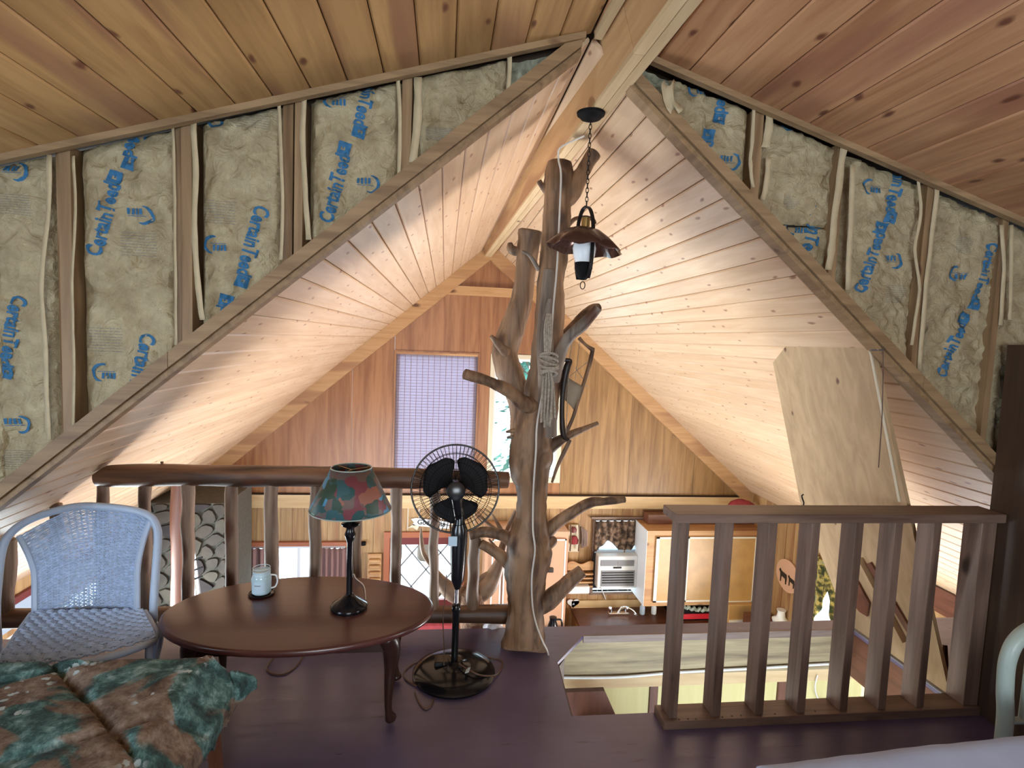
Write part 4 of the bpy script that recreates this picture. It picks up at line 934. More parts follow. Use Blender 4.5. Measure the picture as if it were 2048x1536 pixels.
for zz in (.094, .104): MB().tube([V((jx+.0362*math.cos(2*PI*i/28), jy+.0362*math.sin(2*PI*i/28), jz+.0055+zz)) for i in range(28)], .0014, 5, closed=True).build('screw_thread', 'candle', jr, smooth=True)
q = spline([(jx+.040, jy, jz+.088), (jx+.062, jy, jz+.085), (jx+.068, jy, jz+.06), (jx+.060, jy, jz+.035), (jx+.041, jy, jz+.028)], 5); m = MB(); m.tube(q, .0038, 8); m.build('handle', 'white_plastic', jr, smooth=True)
m = MB(); m.grid(lambda a, c: V((jx+.0432*math.sin(-.75+1.4*a), jy-.0432*math.cos(-.75+1.4*a), jz+.018+.052*c)), 10, 2); m.build('paper_label', 'label_paper', jr, smooth=True)
m = MB(); m.grid(lambda a, c: V((jx+.0436*math.sin(-.42+.62*a), jy-.0436*math.cos(-.42+.62*a), jz+.053+.004*c)), 6, 1); m.build('label_print', 'grey_plastic', jr)
# table lamp
lb = aZ(698, 1216, TZ); lx, ly = lb.x, lb.y; k = ly/F
tl = thing('table_lamp', 'black candlestick table lamp with a patchwork shade on the oval table', 'table lamp', (lx, ly, TZ))
zt = lambda py: aY(700, py, ly).z
MB().lathe([(.075, 0), (.078, .010), (.074, .018), (.055, .030), (.030, .048), (.017, .062), (.0, .062)], (lx, ly, TZ+.0005), 32).build('base', 'black_gloss', tl, smooth=True)
MB().lathe([(.0125, TZ+.06), (.013, zt(1085)), (.020, zt(1075)), (.024, zt(1068)), (.018, zt(1060)), (.017, zt(1055)), (.036, zt(1050)), (.038, zt(1047)), (.020, zt(1044)), (.013, zt(1042)), (.013, zt(1030)), (0, zt(1030))], (lx, ly, 0), 28).build('stem', 'black_gloss', tl, smooth=True)
z0, z1 = zt(1017), zt(935); cxs = aY(702, 985, ly).x
MB().lathe([(.170*1.0, z0), (.087, z1)], (cxs, ly, 0), 48).bm.free()
m = MB(); n = 56; A = [m.bm.verts.new((cxs+.167*math.cos(2*PI*i/n), ly+.167*math.sin(2*PI*i/n), z0)) for i in range(n)]; B = [m.bm.verts.new((cxs+.082*math.cos(2*PI*i/n), ly+.082*math.sin(2*PI*i/n), z1)) for i in range(n)]
for i in range(n): m.bm.faces.new((A[i], A[(i+1) % n], B[(i+1) % n], B[i]))
sh = m.build('shade', 'patchwork', tl, smooth=True, thick=.002)
for r, z in ((.1675, z0), (.0825, z1)): MB().tube([V((cxs+r*math.cos(2*PI*i/40), ly+r*math.sin(2*PI*i/40), z)) for i in range(40)], .0025, 6, closed=True).build('rim_binding', 'bed_tube', sh, smooth=True)
m = MB()
for i in range(3): t = 2*PI*i/3+.4; m.beam((cxs, ly, z1-.01), (cxs+.081*math.cos(t), ly+.081*math.sin(t), z1-.003), .003, .003)
m.beam((cxs, ly, zt(1032)), (cxs, ly, z1-.008), .006, .006, V((1, 0, 0))); m.build('shade_carrier', 'brass', tl)
cable('lamp_cord', [(lx+.062, ly+.055, TZ+.008), aZ(728, 1172, TZ+.005), aZ(712, 1157, TZ+.004), aZ(706, 1153, TZ+.003)+V((0, .03, -.002)), aZ(700, 1145, TZ)+V((0, .04, -.03))], .0025, 'cord_white', 'thin pale cord curling behind the table lamp and over the table edge', 'cord')
cable('floor_cord', [aZ(615, 1300, .02), aZ(595, 1330, .005), aZ(570, 1348, .005), aZ(543, 1347, .005), aZ(533, 1336, .005), aZ(545, 1318, .01), aZ(560, 1295, .03)], .004, 'cord_brown', 'loop of brown cord lying on the floor under the oval table', 'cord')
# ------------------------------------------------------------------ fan
fb = aZ(908, 1348, 0); fx_, fy_ = fb.x, fb.y
fn = thing('pedestal_fan', 'black three-blade pedestal fan seen from behind, beside the tree post', 'fan', (fx_, fy_, 0))
fzz = lambda py: aY(908, py, fy_).z
MB().lathe([(.192, .001), (.196, .012), (.190, .022), (.15, .038), (.09, .050), (.045, .056), (.030, .075), (0, .075)], (fx_, fy_, 0), 48).build('base', 'black_gloss', fn, smooth=True)
MB().box((fx_-.095, fy_-.02, .044), (fx_-.02, fy_+.05, .072)).build('base_socket', 'black_plastic', fn, bevel=.004)
zp = fzz(1215)
MB().lathe([(.0165, .07), (.0165, zp-.02), (.021, zp-.015), (.021, zp+.012), (.014, zp+.02), (0, zp+.02)], (fx_, fy_, 0), 20).build('lower_pole', 'black_plastic', fn, smooth=True)
MB().lathe([(.0095, zp), (.0095, fzz(1172)), (0, fzz(1172))], (fx_, fy_, 0), 16).build('upper_pole', 'chrome', fn, smooth=True)
MB().lathe([(.012, fzz(1176)), (.030, fzz(1158)), (.036, fzz(1120)), (.040, fzz(1075)), (.038, fzz(1055)), (.024, fzz(1042)), (.02, fzz(1010)), (0, fzz(1010))], (fx_+.002, fy_-.01, 0), 24).build('control_housing', 'black_plastic', fn, smooth=True)
a_ = aY(897, 1073, fy_-.052); b2 = aY(914, 1092, fy_-.052)
MB().box((a_.x, fy_-.054, b2.z), (b2.x, fy_-.050, a_.z)).build('paper_sticker', 'label_paper', fn)
gc = V((aY(911, 977, fy_+.03).x, fy_+.03, aY(911, 977, fy_+.03).z)); tilt = math.radians(9)
ex = V((1, 0, 0)); ez = V((0, math.sin(tilt), math.cos(tilt))); ey = ex.cross(ez)*-1; ey = V((0, math.cos(tilt), -math.sin(tilt)))
gp = lambda r, t, d: gc+ex*(r*math.cos(t))+ez*(r*math.sin(t))+ey*d
GR = .205
MB().tube([gc-ey*.115, gc-ey*.11, gc-ey*.04, gc-ey*.0], [.028, .042, .046, .040], 24).build('motor_housing', 'black_plastic', fn, smooth=True)
MB().tube([gc-ey*.075, V((fx_, fy_-.01, fzz(1035)))], [.03, .022], 16).build('tilt_neck', 'black_plastic', fn, smooth=True)
for nm, sg in (('rear_guard', -1), ('front_guard', 1)):
    m = MB()
    for i in range(64):
        t = 2*PI*i/64; m.tube([gp(.035, t, sg*.055), gp(.10, t, sg*.058), gp(.165, t, sg*.045), gp(.196, t, sg*.02), gp(GR, t, sg*.002)], .0011, 4, cap=False)
    for r, d in ((.04, .055), (.085, .058), (.125, .055), (.165, .046)): m.tube([gp(r, 2*PI*i/40, sg*d) for i in range(40)], .0014, 4, closed=True)
    m.build(nm, 'black_metal', fn, smooth=True)
MB().tube([gp(GR, 2*PI*i/64, 0) for i in range(64)], .0045, 8, closed=True).build('guard_ring', 'black_plastic', fn, smooth=True)
MB().tube([gc+ey*.0, gc+ey*.045], [.034, .030], 20).build('blade_hub', 'black_plastic', fn, smooth=True)
for a0 in (143, 30, 268):
    m = MB(); a0 = math.radians(a0)
    def bl_(a, c):
        r = .028+.135*a; hw = math.radians(20+34*math.sin(min(1, a*1.25)*PI*.55))*(1 if a < .72 else math.sqrt(max(0, 1-((a-.72)/.285)**2)))
        t = a0+(c-.5)*2*hw+.10*a; return gp(r, t, .02+.022*(c-.5)*(1.2))
    m.grid(bl_, 12, 10); m.build('blade', 'blade_black', fn, smooth=True, thick=.0025)
cable('fan_cord', [aY(893, 1150, fy_-.05), aY(890, 1190, fy_-.06), aY(886, 1240, fy_-.06), aY(888, 1290, fy_-.05), (fx_-.05, fy_-.05, .075)], .0025, 'cord_brown', 'thin dark cord hanging from the fan housing down to its base', 'cord')
cable('fan_cord', [(fx_+.02, fy_-.04, .075), aZ(938, 1340, .065), aZ(960, 1350, .05), aZ(985, 1352, .02), aZ(998, 1345, .004), aZ(1005, 1324, .004), aZ(990, 1318, .004), aZ(968, 1314, .02)], .004, 'cord_brown', 'brown cord looping off the right side of the fan base', 'cord')
cable('fan_cord', [aZ(846, 1322, .03), aZ(824, 1330, .006), aZ(808, 1345, .005), aZ(813, 1360, .005), aZ(832, 1372, .006)], .004, 'cord_brown', 'short cord loop at the left side of the fan base', 'cord')
cable('fan_cord', [aZ(830, 1385, .004), aZ(838, 1405, .004), aZ(850, 1418, .004), aZ(862, 1412, .004), aZ(868, 1396, .004)], .0035, 'cord_brown', 'small cord loop on the floor in front of the fan base', 'cord')
m = MB(); a = aZ(932, 1342, .066); m.prism([a+V((-.006, -.02, 0)), a+V((.012, -.018, .004)), a+V((.022, .02, .004)), a+V((.004, .02, 0))], (0, 0, .002)); tag(m.build('cord_tag', 'label_paper'), 'small white paper tag on the cord over the fan base', 'tag')
# ------------------------------------------------------------------ wicker chair
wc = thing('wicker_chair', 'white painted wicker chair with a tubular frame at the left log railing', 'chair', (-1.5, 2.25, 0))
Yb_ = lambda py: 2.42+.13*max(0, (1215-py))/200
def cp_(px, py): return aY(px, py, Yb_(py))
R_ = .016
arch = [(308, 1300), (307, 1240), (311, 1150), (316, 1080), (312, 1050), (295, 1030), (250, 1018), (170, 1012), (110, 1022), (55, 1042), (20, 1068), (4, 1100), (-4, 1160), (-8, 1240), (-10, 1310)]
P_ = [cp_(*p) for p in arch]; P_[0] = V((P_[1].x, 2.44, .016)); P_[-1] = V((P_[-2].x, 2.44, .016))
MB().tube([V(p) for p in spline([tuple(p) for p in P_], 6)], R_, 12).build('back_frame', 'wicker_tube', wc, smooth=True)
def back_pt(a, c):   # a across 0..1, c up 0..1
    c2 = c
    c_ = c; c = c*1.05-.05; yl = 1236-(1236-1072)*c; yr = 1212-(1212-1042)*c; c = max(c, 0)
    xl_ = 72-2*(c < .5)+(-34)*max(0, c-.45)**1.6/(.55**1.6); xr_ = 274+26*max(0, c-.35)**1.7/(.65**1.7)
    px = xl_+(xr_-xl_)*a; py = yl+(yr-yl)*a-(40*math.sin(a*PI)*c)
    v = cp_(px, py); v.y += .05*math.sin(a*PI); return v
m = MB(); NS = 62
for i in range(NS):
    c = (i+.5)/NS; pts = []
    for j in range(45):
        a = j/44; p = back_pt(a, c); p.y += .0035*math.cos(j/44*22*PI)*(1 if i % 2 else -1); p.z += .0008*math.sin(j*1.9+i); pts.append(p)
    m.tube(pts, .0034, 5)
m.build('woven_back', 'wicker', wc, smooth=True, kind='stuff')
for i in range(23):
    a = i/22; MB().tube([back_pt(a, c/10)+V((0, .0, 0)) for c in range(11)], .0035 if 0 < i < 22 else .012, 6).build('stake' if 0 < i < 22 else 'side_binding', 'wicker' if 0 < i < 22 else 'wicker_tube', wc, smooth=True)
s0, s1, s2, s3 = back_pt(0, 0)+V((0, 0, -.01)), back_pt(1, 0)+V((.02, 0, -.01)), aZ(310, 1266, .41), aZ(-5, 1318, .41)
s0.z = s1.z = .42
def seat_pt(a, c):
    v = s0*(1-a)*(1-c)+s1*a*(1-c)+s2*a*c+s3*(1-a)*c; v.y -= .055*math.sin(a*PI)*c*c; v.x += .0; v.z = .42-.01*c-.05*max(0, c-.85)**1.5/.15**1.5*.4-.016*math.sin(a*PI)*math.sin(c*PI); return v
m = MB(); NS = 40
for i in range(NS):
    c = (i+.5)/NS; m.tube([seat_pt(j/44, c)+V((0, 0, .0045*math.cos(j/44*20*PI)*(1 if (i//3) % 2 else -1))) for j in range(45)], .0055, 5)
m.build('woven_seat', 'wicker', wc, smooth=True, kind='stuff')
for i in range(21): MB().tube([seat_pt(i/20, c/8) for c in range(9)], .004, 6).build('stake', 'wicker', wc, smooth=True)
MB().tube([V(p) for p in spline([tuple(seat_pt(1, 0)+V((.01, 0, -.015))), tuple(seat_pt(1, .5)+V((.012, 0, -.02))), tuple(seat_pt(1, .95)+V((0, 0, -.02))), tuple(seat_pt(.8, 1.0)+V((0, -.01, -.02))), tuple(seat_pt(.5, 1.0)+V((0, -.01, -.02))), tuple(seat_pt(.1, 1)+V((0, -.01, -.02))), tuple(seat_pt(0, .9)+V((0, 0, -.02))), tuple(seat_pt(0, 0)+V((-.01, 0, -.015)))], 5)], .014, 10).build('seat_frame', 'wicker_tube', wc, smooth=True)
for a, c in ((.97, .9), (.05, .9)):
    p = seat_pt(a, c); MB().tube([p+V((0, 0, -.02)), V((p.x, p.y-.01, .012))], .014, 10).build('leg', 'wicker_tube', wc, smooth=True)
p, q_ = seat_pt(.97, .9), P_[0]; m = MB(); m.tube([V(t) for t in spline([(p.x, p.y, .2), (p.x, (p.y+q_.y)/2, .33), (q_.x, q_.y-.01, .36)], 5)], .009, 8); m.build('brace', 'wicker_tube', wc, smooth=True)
# ------------------------------------------------------------------ day bed with woodland quilt (left foreground)
db = thing('day_bed', 'low bed with reddish wooden legs under the woodland quilt', 'bed', (-1.4, 1.2, 0))
QX, QY, QZ = aZ(430, 1308, .5).x, aZ(430, 1308, .5).y, .5
MB().box((-2.35, .25, .20), (QX-.05, QY-.05, .26)).build('frame', 'redwood0', db)
MB().box((-2.35, .25, .262), (QX-.04, QY-.04, QZ-.035)).build('mattress', 'sheet', db, bevel=.03)
for x, y in ((QX-.09, QY-.52), (QX-.09, QY-.09), (-2.3, QY-.1), (-2.3, .3), (QX-.09, .3)): MB().box((x-.025, y-.025, 0), (x+.025, y+.025, .198)).build('leg', 'redwood2', db)
lp = aZ(432, 1536, .12); MB().beam((lp.x-.004, lp.y+.03, .0), (lp.x-.03, lp.y+.03, .36), .035, .03, V((0, 1, 0))).build('post', 'redwood2', db, label='reddish wooden post under the quilt edge')
def seam(x, y):
    d = 1
    for ang, sp, off in ((math.radians(-43), .42, .13), (math.radians(28), .42, .10)):
        t = (x*math.sin(ang)-y*math.cos(ang)+off)/sp; d = min(d, abs(t-round(t))*sp)
    return -.024*math.exp(-(d/.011)**2)+.010*min(1, d/.15)
def quilt_pt(a, c):
    u = -2.3+(QX+.20+2.3)*a; v = .3+(QY+.16-.3)*c
    ex_ = max(0, u-QX+.03); ey_ = max(0, v-QY+.03)
    x = u-ex_+min(ex_, .16)*.62+.0; y = v-ey_+ey_*.42; z = QZ
    z -= ex_*.78*min(1, ex_/.05)+ey_*.85*min(1, ey_/.05)
    z += min(ex_, ey_)*.9; x += min(ex_, ey_)*.25
    z += seam(u, v)+.014*noise.noise(V((u*3, v*3, 0)))+.005*noise.noise(V((u*11, v*11, 3)))
    x += .012*noise.noise(V((v*6, 0, 1)))*min(1, ex_*12)
    return V((x, y, z))
m = MB(); m.grid(quilt_pt, 130, 110); q = m.build('quilt', 'quilt', smooth=True, thick=.012); tag(q, 'teal and fawn woodland print quilt draped over the low bed in the left foreground', 'quilt')
# ------------------------------------------------------------------ bed with pale sheet (right foreground)
p0, p1 = aZ(1500, 1519, .55), aZ(2048, 1458, .55); dx_ = (p1-p0).normalized(); dy_ = V((dx_.y, -dx_.x, 0))
rb = thing('metal_bed', 'bed with pale green tubular metal end in the right foreground', 'bed', tuple(V(((p0+dx_*.5+dy_*.5).x, (p0+dx_*.5+dy_*.5).y, 0))))
def B_(u, v, z): w_ = p0+dx_*u+dy_*v; return V((w_.x, w_.y, z))
m = MB(); m.hexa([B_(.02, .02, .34), B_(1.35, .02, .34), B_(1.35, 1.9, .34), B_(.02, 1.9, .34), B_(.02, .02, .53), B_(1.35, .02, .53), B_(1.35, 1.9, .53), B_(.02, 1.9, .53)]); m.build('mattress', 'white_paint', rb, bevel=.03)
m = MB()
def sheet_pt(a, c):
    u, v = -.10+1.6*a, -.10+2.0*c; eu, ev = max(0, .03-u), max(0, .03-v); z = .552
    k_ = math.hypot(eu, ev); z -= .35*min(k_, .4)+max(0, k_-.06)*1.6
    z += .006*noise.noise(V((u*5, v*5, 7)))+.003*noise.noise(V((u*13+v*7, v*9, 2)))
    return B_(u+eu*.55, v+ev*.55, z)
m.grid(sheet_pt, 80, 70); tag(m.build('bed_sheet', 'sheet', smooth=True, thick=.006), 'pale blue-white sheet on the bed in the right foreground', 'sheet')
Yh = B_(1.0, -.06, 0).y; hb = lambda px, py: aY(px, py, 1.56)
bp0 = hb(2009, 1455)
pts = [V((bp0.x-.004, 1.56, .025)), bp0, hb(2010, 1380), hb(2016, 1318), hb(2038, 1276), hb(2085, 1250), hb(2160, 1243), hb(2260, 1240), hb(2330, 1240)]
e = pts[-1]; pts += [V((e.x+.06, 1.56, e.z-.06)), V((e.x+.07, 1.56, .3)), V((e.x+.07, 1.56, .025))]
MB().tube([V(p) for p in spline([tuple(p) for p in pts], 6)], .0235, 16).build('end_frame', 'bed_tube', rb, smooth=True)
for px in (2062, 2140, 2220, 2300): a = hb(px, 1262); MB().tube([V((a.x, 1.56, .40)), V((a.x, 1.56, a.z-.0))], .008, 8).build('spindle', 'bed_tube', rb, smooth=True)
MB().tube([V((bp0.x, 1.56, .40)), V((e.x+.06, 1.56, .40))], .012, 8).build('cross_rail', 'bed_tube', rb, smooth=True)
# ------------------------------------------------------------------ antlered mount behind the railing
am = thing('antler_mount', 'brown furred deer mount with curved antlers behind the log railing beside the tree post', 'animal mount', (.12, 3.1, .02))
YA = 3.14
limbs = [([(938, 1196, 34), (905, 1184, 40), (884, 1164, 26), (866, 1135, 12), (848, 1108, 10), (843, 1082, 8), (842, 1056, 3)], 'antler'),
         ([(950, 1196, 34), (975, 1172, 42), (992, 1142, 30), (1004, 1108, 15), (1008, 1080, 12), (998, 1052, 9), (984, 1028, 4)], 'antler'),
         ([(985, 1150, 22), (968, 1152, 12), (946, 1166, 7)], 'antler'), ([(1000, 1120, 12), (992, 1098, 9), (978, 1078, 4)], 'antler'), ([(1002, 1100, 14), (1012, 1070, 12), (1022, 1044, 12), (1032, 1022, 10)], 'antler'), ([(890, 1170, 12), (878, 1190, 7), (868, 1196, 4)], 'antler'),
         ([(1012, 1072, 12), (990, 1058, 9), (968, 1040, 6), (955, 1030, 4)], 'antler')]
for pts, mt in limbs: pxlimb(pts, YA, n=5, seg=12, rough=.08).build('antler', mt, am, smooth=True)
pxlimb([(944, 1164, 16), (942, 1182, 44), (944, 1210, 50), (948, 1240, 62), (955, 1262, 70)], 3.12, n=5, seg=20, rough=.12).build('head_and_neck', 'fur', am, smooth=True)
pxlimb([(975, 1246, 30), (990, 1258, 34), (1010, 1266, 14)], 3.02, n=4, seg=16, rough=.3, rs=20).build('chest_fur', 'fur_white', am, smooth=True)
# ------------------------------------------------------------------ chimney of field stones
ch = thing('stone_chimney', 'mortared field stone chimney at the left end of the great room', 'chimney', (-2.62, 5.95, ZG))
cx0, cx1, cy0 = -2.93, aY(452, 1100, 5.75).x, 5.75
ztop = aY(400, 1008, 5.75).z
MB().box((cx0, cy0+.03, ZG), (cx1, 6.5, ztop)).build('mortar_core', 'mortar', ch)
random.seed(5)
zb_ = -1.9; seeds = []
for _ in range(4000):
    p = (random.uniform(cx0, cx1), random.uniform(zb_, ztop)); dmin = .10+.10*random.random()
    if all(math.hypot(p[0]-a, p[1]-b_) > dmin for a, b_ in seeds): seeds.append(p)
for a, b_ in seeds:
    poly = [(cx0, zb_), (cx1, zb_), (cx1, ztop), (cx0, ztop)]
    for c, d_ in seeds:
        if (c, d_) == (a, b_) or math.hypot(c-a, d_-b_) > .6: continue
        mx_, mz_ = (a+c)/2, (b_+d_)/2; nx, nz = c-a, d_-b_; out = []
        for k_ in range(len(poly)):
            p, q_ = poly[k_], poly[(k_+1) % len(poly)]; fp_ = (p[0]-mx_)*nx+(p[1]-mz_)*nz; fq = (q_[0]-mx_)*nx+(q_[1]-mz_)*nz
            if fp_ <= 0: out.append(p)
            if fp_*fq < 0: t = fp_/(fp_-fq); out.append((p[0]+(q_[0]-p[0])*t, p[1]+(q_[1]-p[1])*t))
        poly = out
    if len(poly) < 3: continue
    gx_ = sum(p[0] for p in poly)/len(poly); gz_ = sum(p[1] for p in poly)/len(poly); rr = max(math.hypot(p[0]-gx_, p[1]-gz_) for p in poly)
    # chamfer the cell corners to get rounded stones
    rp2 = []
    for k_ in range(len(poly)):
        p, q_ = poly[k_], poly[(k_+1) % len(poly)]
        for t in (.25, .75): rp2.append((p[0]+(q_[0]-p[0])*t, p[1]+(q_[1]-p[1])*t))
    k1 = 1-.014/rr; k2 = k1*.92; m = MB(); off = random.uniform(0, .008)
    ov = [m.bm.verts.new((gx_+(p[0]-gx_)*k1, cy0+.032, gz_+(p[1]-gz_)*k1)) for p in rp2]; iv = [m.bm.verts.new((gx_+(p[0]-gx_)*k2, cy0+.006-off, gz_+(p[1]-gz_)*k2)) for p in rp2]
    m.bm.faces.new(ov); m.bm.faces.new(iv)
    for k_ in range(len(rp2)): m.bm.faces.new((ov[k_], ov[(k_+1) % len(rp2)], iv[(k_+1) % len(rp2)], iv[k_]))
    m.build('stone', random.choice(('stone_a', 'stone_b', 'stone_c', 'stone_a')), ch)
fp = thing('flue_pipe', 'shiny galvanized metal pipe with dark joint bands in front of the stone chimney', 'pipe', aY(396, 1200, 5.4))
for dx, r, top in ((-.0, .06, 1030), (.05, .05, 1060), (.095, .04, 1095)):
    a = aY(392, 1290, 5.4)+V((dx, .02*dx, -.3)); b_ = aY(376+dx*110, top, 5.4); MB().tube([a, b_], [r, r*.35], 16).build('pipe', 'galvanized', fp, smooth=True)
for py in (1122, 1142, 1160): a = aY(384, py, 5.3); MB().beam(a, aY(405, py-8, 5.3), .012, .012).build('joint_band', 'black_metal', fp)
lpst = pxlimb([(358, 962, 26), (356, 1040, 28), (358, 1120, 27), (356, 1230, 28)], 5.3, rough=.06); tag(lpst.build('log_post', 'redwood2', smooth=True), 'upright peeled log post in front of the stone chimney', 'post')
# ------------------------------------------------------------------ kitchen and far wall things
K = YF-.012
def kx(px, py, y=K): return aY(px, py, y)
def kbox(x0, y0, x1, y1, ya, yb): a, b_ = aY(x0, y0, ya), aY(x1, y1, ya); return MB().box((a.x, ya, b_.z), (b_.x, yb, a.z))
CZ = -1.90
ct = thing('kitchen_counter', 'brown kitchen counter along the far wall below the window', 'counter', (2.6, 6.7, ZG))
xa, xb = kx(1143, 1200).x, kx(1440, 1200).x
MB().box((xa, 6.40, CZ-.04), (xb, YF-.002, CZ)).build('worktop', 'redwood0', ct); MB().box((xa+.02, 6.45, ZG), (xb-.02, YF-.002, CZ-.041)).build('cabinet_base', 'panel_pine', ct)
MB().box((xa, YF-.03, CZ+.001), (xb, YF-.004, CZ+.10)).build('backsplash_board', 'pale_board0', ct)
# air conditioner
ac = thing('air_conditioner', 'white window air conditioner in the kitchen window', 'air conditioner', aY(1235, 1176, 6.86))
kbox(1197, 1113, 1273, 1176, 6.82, YF+.02).build('body', 'white_plastic', ac, bevel=.008)
kbox(1203, 1142, 1268, 1172, 6.812, 6.82).build('lower_grille', 'grey_plastic', ac); kbox(1202, 1121, 1234, 1132, 6.812, 6.82).build('vent', 'grey_plastic', ac); kbox(1236, 1121, 1268, 1132, 6.812, 6.82).build('vent', 'grey_plastic', ac)
kbox(1227, 1134, 1243, 1137, 6.812, 6.82).build('display', 'black_plastic', ac)
for i in range(5): kbox(1204, 1145+i*5, 1267, 1146+i*5, 6.808, 6.812).build('grille_slat', 'black_plastic', ac)
kbox(1187, 1106, 1194, 1176, 6.95, 6.99).build('side_filler', 'black_plastic', ac); kbox(1272, 1106, 1278, 1176, 6.95, 6.99).build('side_filler', 'black_plastic', ac)
kbox(1193, 1100, 1273, 1110, 6.95, 6.99).build('sash_rail', 'blue_grey', ac)
m = MB(); a, b_ = kx(1190, 1040), kx(1284, 1103); W_ = b_.x-a.x
def val(u, c):
    low = .62+.36*abs(math.cos(u*PI*1.5+.25))**1.5; return V((a.x+W_*u, YF-.055-.016*math.sin(u*44), a.z-(a.z-b_.z)*c*low))
m.grid(val, 60, 8); tag(m.build('window_valance', 'valance', smooth=True, thick=.004), 'brown camouflage leaf valance hanging over the air conditioner', 'curtain')
m = MB(); m.grid(lambda u, c: V((a.x+W_*u, YF-.02-.01*math.sin(u*60), kx(1200, 1062).z-(kx(1200, 1062).z-kx(1200, 1102).z)*c)), 50, 3); tag(m.build('sheer_curtain', 'sheer', smooth=True), 'white sheer curtain tier behind the camouflage valance', 'curtain')
cable('conditioner_cord', [kx(1202, 1176, 6.8), kx(1210, 1195), kx(1218, 1220), kx(1226, 1242), kx(1230, 1250)], .007, 'white_plastic', 'white power cord hanging from the air conditioner to the counter', 'cord')
# heart plaque, towel box, racks
hp_ = kx(1146, 1205); m = MB(); pts = []
for i in range(28):
    t = 2*PI*i/28; pts.append((hp_.x+.0068*16*math.sin(t)**3*.75, YF-.03, hp_.z+.0058*(13*math.cos(t)-5*math.cos(2*t)-2*math.cos(3*t)-math.cos(4*t))*.72))
m.prism(pts, (0, .012, 0)); hh = thing('heart_plaque', 'small white heart-shaped plaque on the kitchen wall', 'plaque', hp_); m.build('heart', 'white_paint', hh)
MB().prism([hp_+V((-.018, -.031, -.015)), hp_+V((.018, -.031, -.015)), hp_+V((.003, -.031, .012))], (0, -.002, 0)).build('motif', 'blue_grey', hh); MB().beam(hp_+V((0, -.02, -.06)), hp_+V((0, -.02, -.10)), .02, .006).build('drop', 'white_paint', hh)
tag(kbox(1136, 1174, 1179, 1188, 6.84, YF-.01).build('paper_towel_box', 'white_paint', bevel=.01), 'white paper towel roll under the wooden rack', 'paper towel')
rk = thing('wall_rack', 'small wooden wall rack with scalloped top beside the kitchen window', 'rack', kx(1157, 1172))
aa, b_ = kx(1133, 1122), kx(1181, 1172)
m = MB(); m.prism([(aa.x+(b_.x-aa.x)*t, YF-.10, aa.z+.02*math.sin(t*9)+.01) for t in [i/10 for i in range(11)]]+[(b_.x, YF-.10, aa.z-.09), (aa.x, YF-.10, aa.z-.09)], (0, .02, 0)); m.build('top_board', 'pine0', rk)
MB().box((aa.x, YF-.03, b_.z), (b_.x, YF-.01, aa.z-.02)).build('back', 'redwood0', rk)
for i in range(4): MB().box((aa.x, YF-.12, b_.z+.03+i*.055), (b_.x, YF-.03, b_.z+.05+i*.055)).build('shelf', 'pine0', rk)
pq = thing('figure_hanging', 'carved wall hanging of a red-clad figure between two twigs', 'wall hanging', kx(1152, 1100))
kbox(1138, 1050, 1158, 1104, K-.03, K).build('back_board', 'cream', pq, bevel=.006)
MB().lathe([(.0, -.06), (.055, -.05), (.06, .0), (.035, .05), (0, .055)], kx(1148, 1080, K-.05), 14, 1, .5).build('red_body', 'red_cloth', pq, smooth=True)
MB().lathe([(.0, -.04), (.04, -.03), (.045, .01), (.02, .04), (0, .045)], kx(1147, 1060, K-.05), 12, 1, .5).build('dark_hat', 'maroon', pq, smooth=True)
for px in (1141, 1158): pxlimb([(px, 1050, 3), (px+1, 1075, 3), (px-1, 1102, 3)], K-.08, rough=.1).build('twig', 'bark', pq)
tw = thing('twig_bundle', 'dark vertical bundle of twigs on the kitchen wall', 'wall hanging', kx(1169, 1095))
for i in range(5): pxlimb([(1163+i*2.6, 1054+i*2, 3), (1164+i*2.5, 1075, 3.4), (1163+i*2.6, 1096-i, 3)], K-.04, rough=.2).build('twig', 'stain2', tw)
# tall cupboard left of the kitchen, right wall cabinet
cp2 = thing('tall_cupboard', 'tall pinkish cupboard with white-edged doors behind the tree post', 'cupboard', aY(1058, 1230, 6.5))
a, b_ = aY(972, 1064, 6.6), aY(1138, 1064, 6.6); MB().box((a.x, 6.6, ZG), (b_.x, YF-.01, a.z)).build('carcass', 'cabinet_pink', cp2)
for x0, x1 in ((984, 1004), (1008, 1068), (1072, 1132)):
    xa_, xb_ = aY(x0, 1100, 6.58).x, aY(x1, 1100, 6.58).x; z1_ = aY(1100, 1078, 6.58).z
    d_ = MB().box((xa_, 6.575, ZG+.1), (xb_, 6.599, z1_)).build('door', 'cabinet_pink', cp2)
    for e0, e1 in (((xa_, ZG+.1), (xa_+.018, z1_)), ((xb_-.018, ZG+.1), (xb_, z1_)), ((xa_, z1_-.018), (xb_, z1_))): MB().box((e0[0], 6.57, e0[1]), (e1[0], 6.576, e1[1])).build('edge_strip', 'cabinet_edge', d_)
wc2 = thing('wall_cabinet', 'honey wooden wall cabinet with white-edged doors right of the kitchen window', 'cabinet', aY(1400, 1207, 6.6))
a, b_ = aY(1296, 1062, 6.55), aY(1520, 1208, 6.55); MB().box((a.x, 6.55, b_.z), (b_.x, YF-.01, a.z)).build('carcass', 'pine0', wc2)
MB().box((a.x-.006, 6.552, b_.z), (a.x-.0005, YF-.01, a.z)).build('side_panel', 'white_paint', wc2)
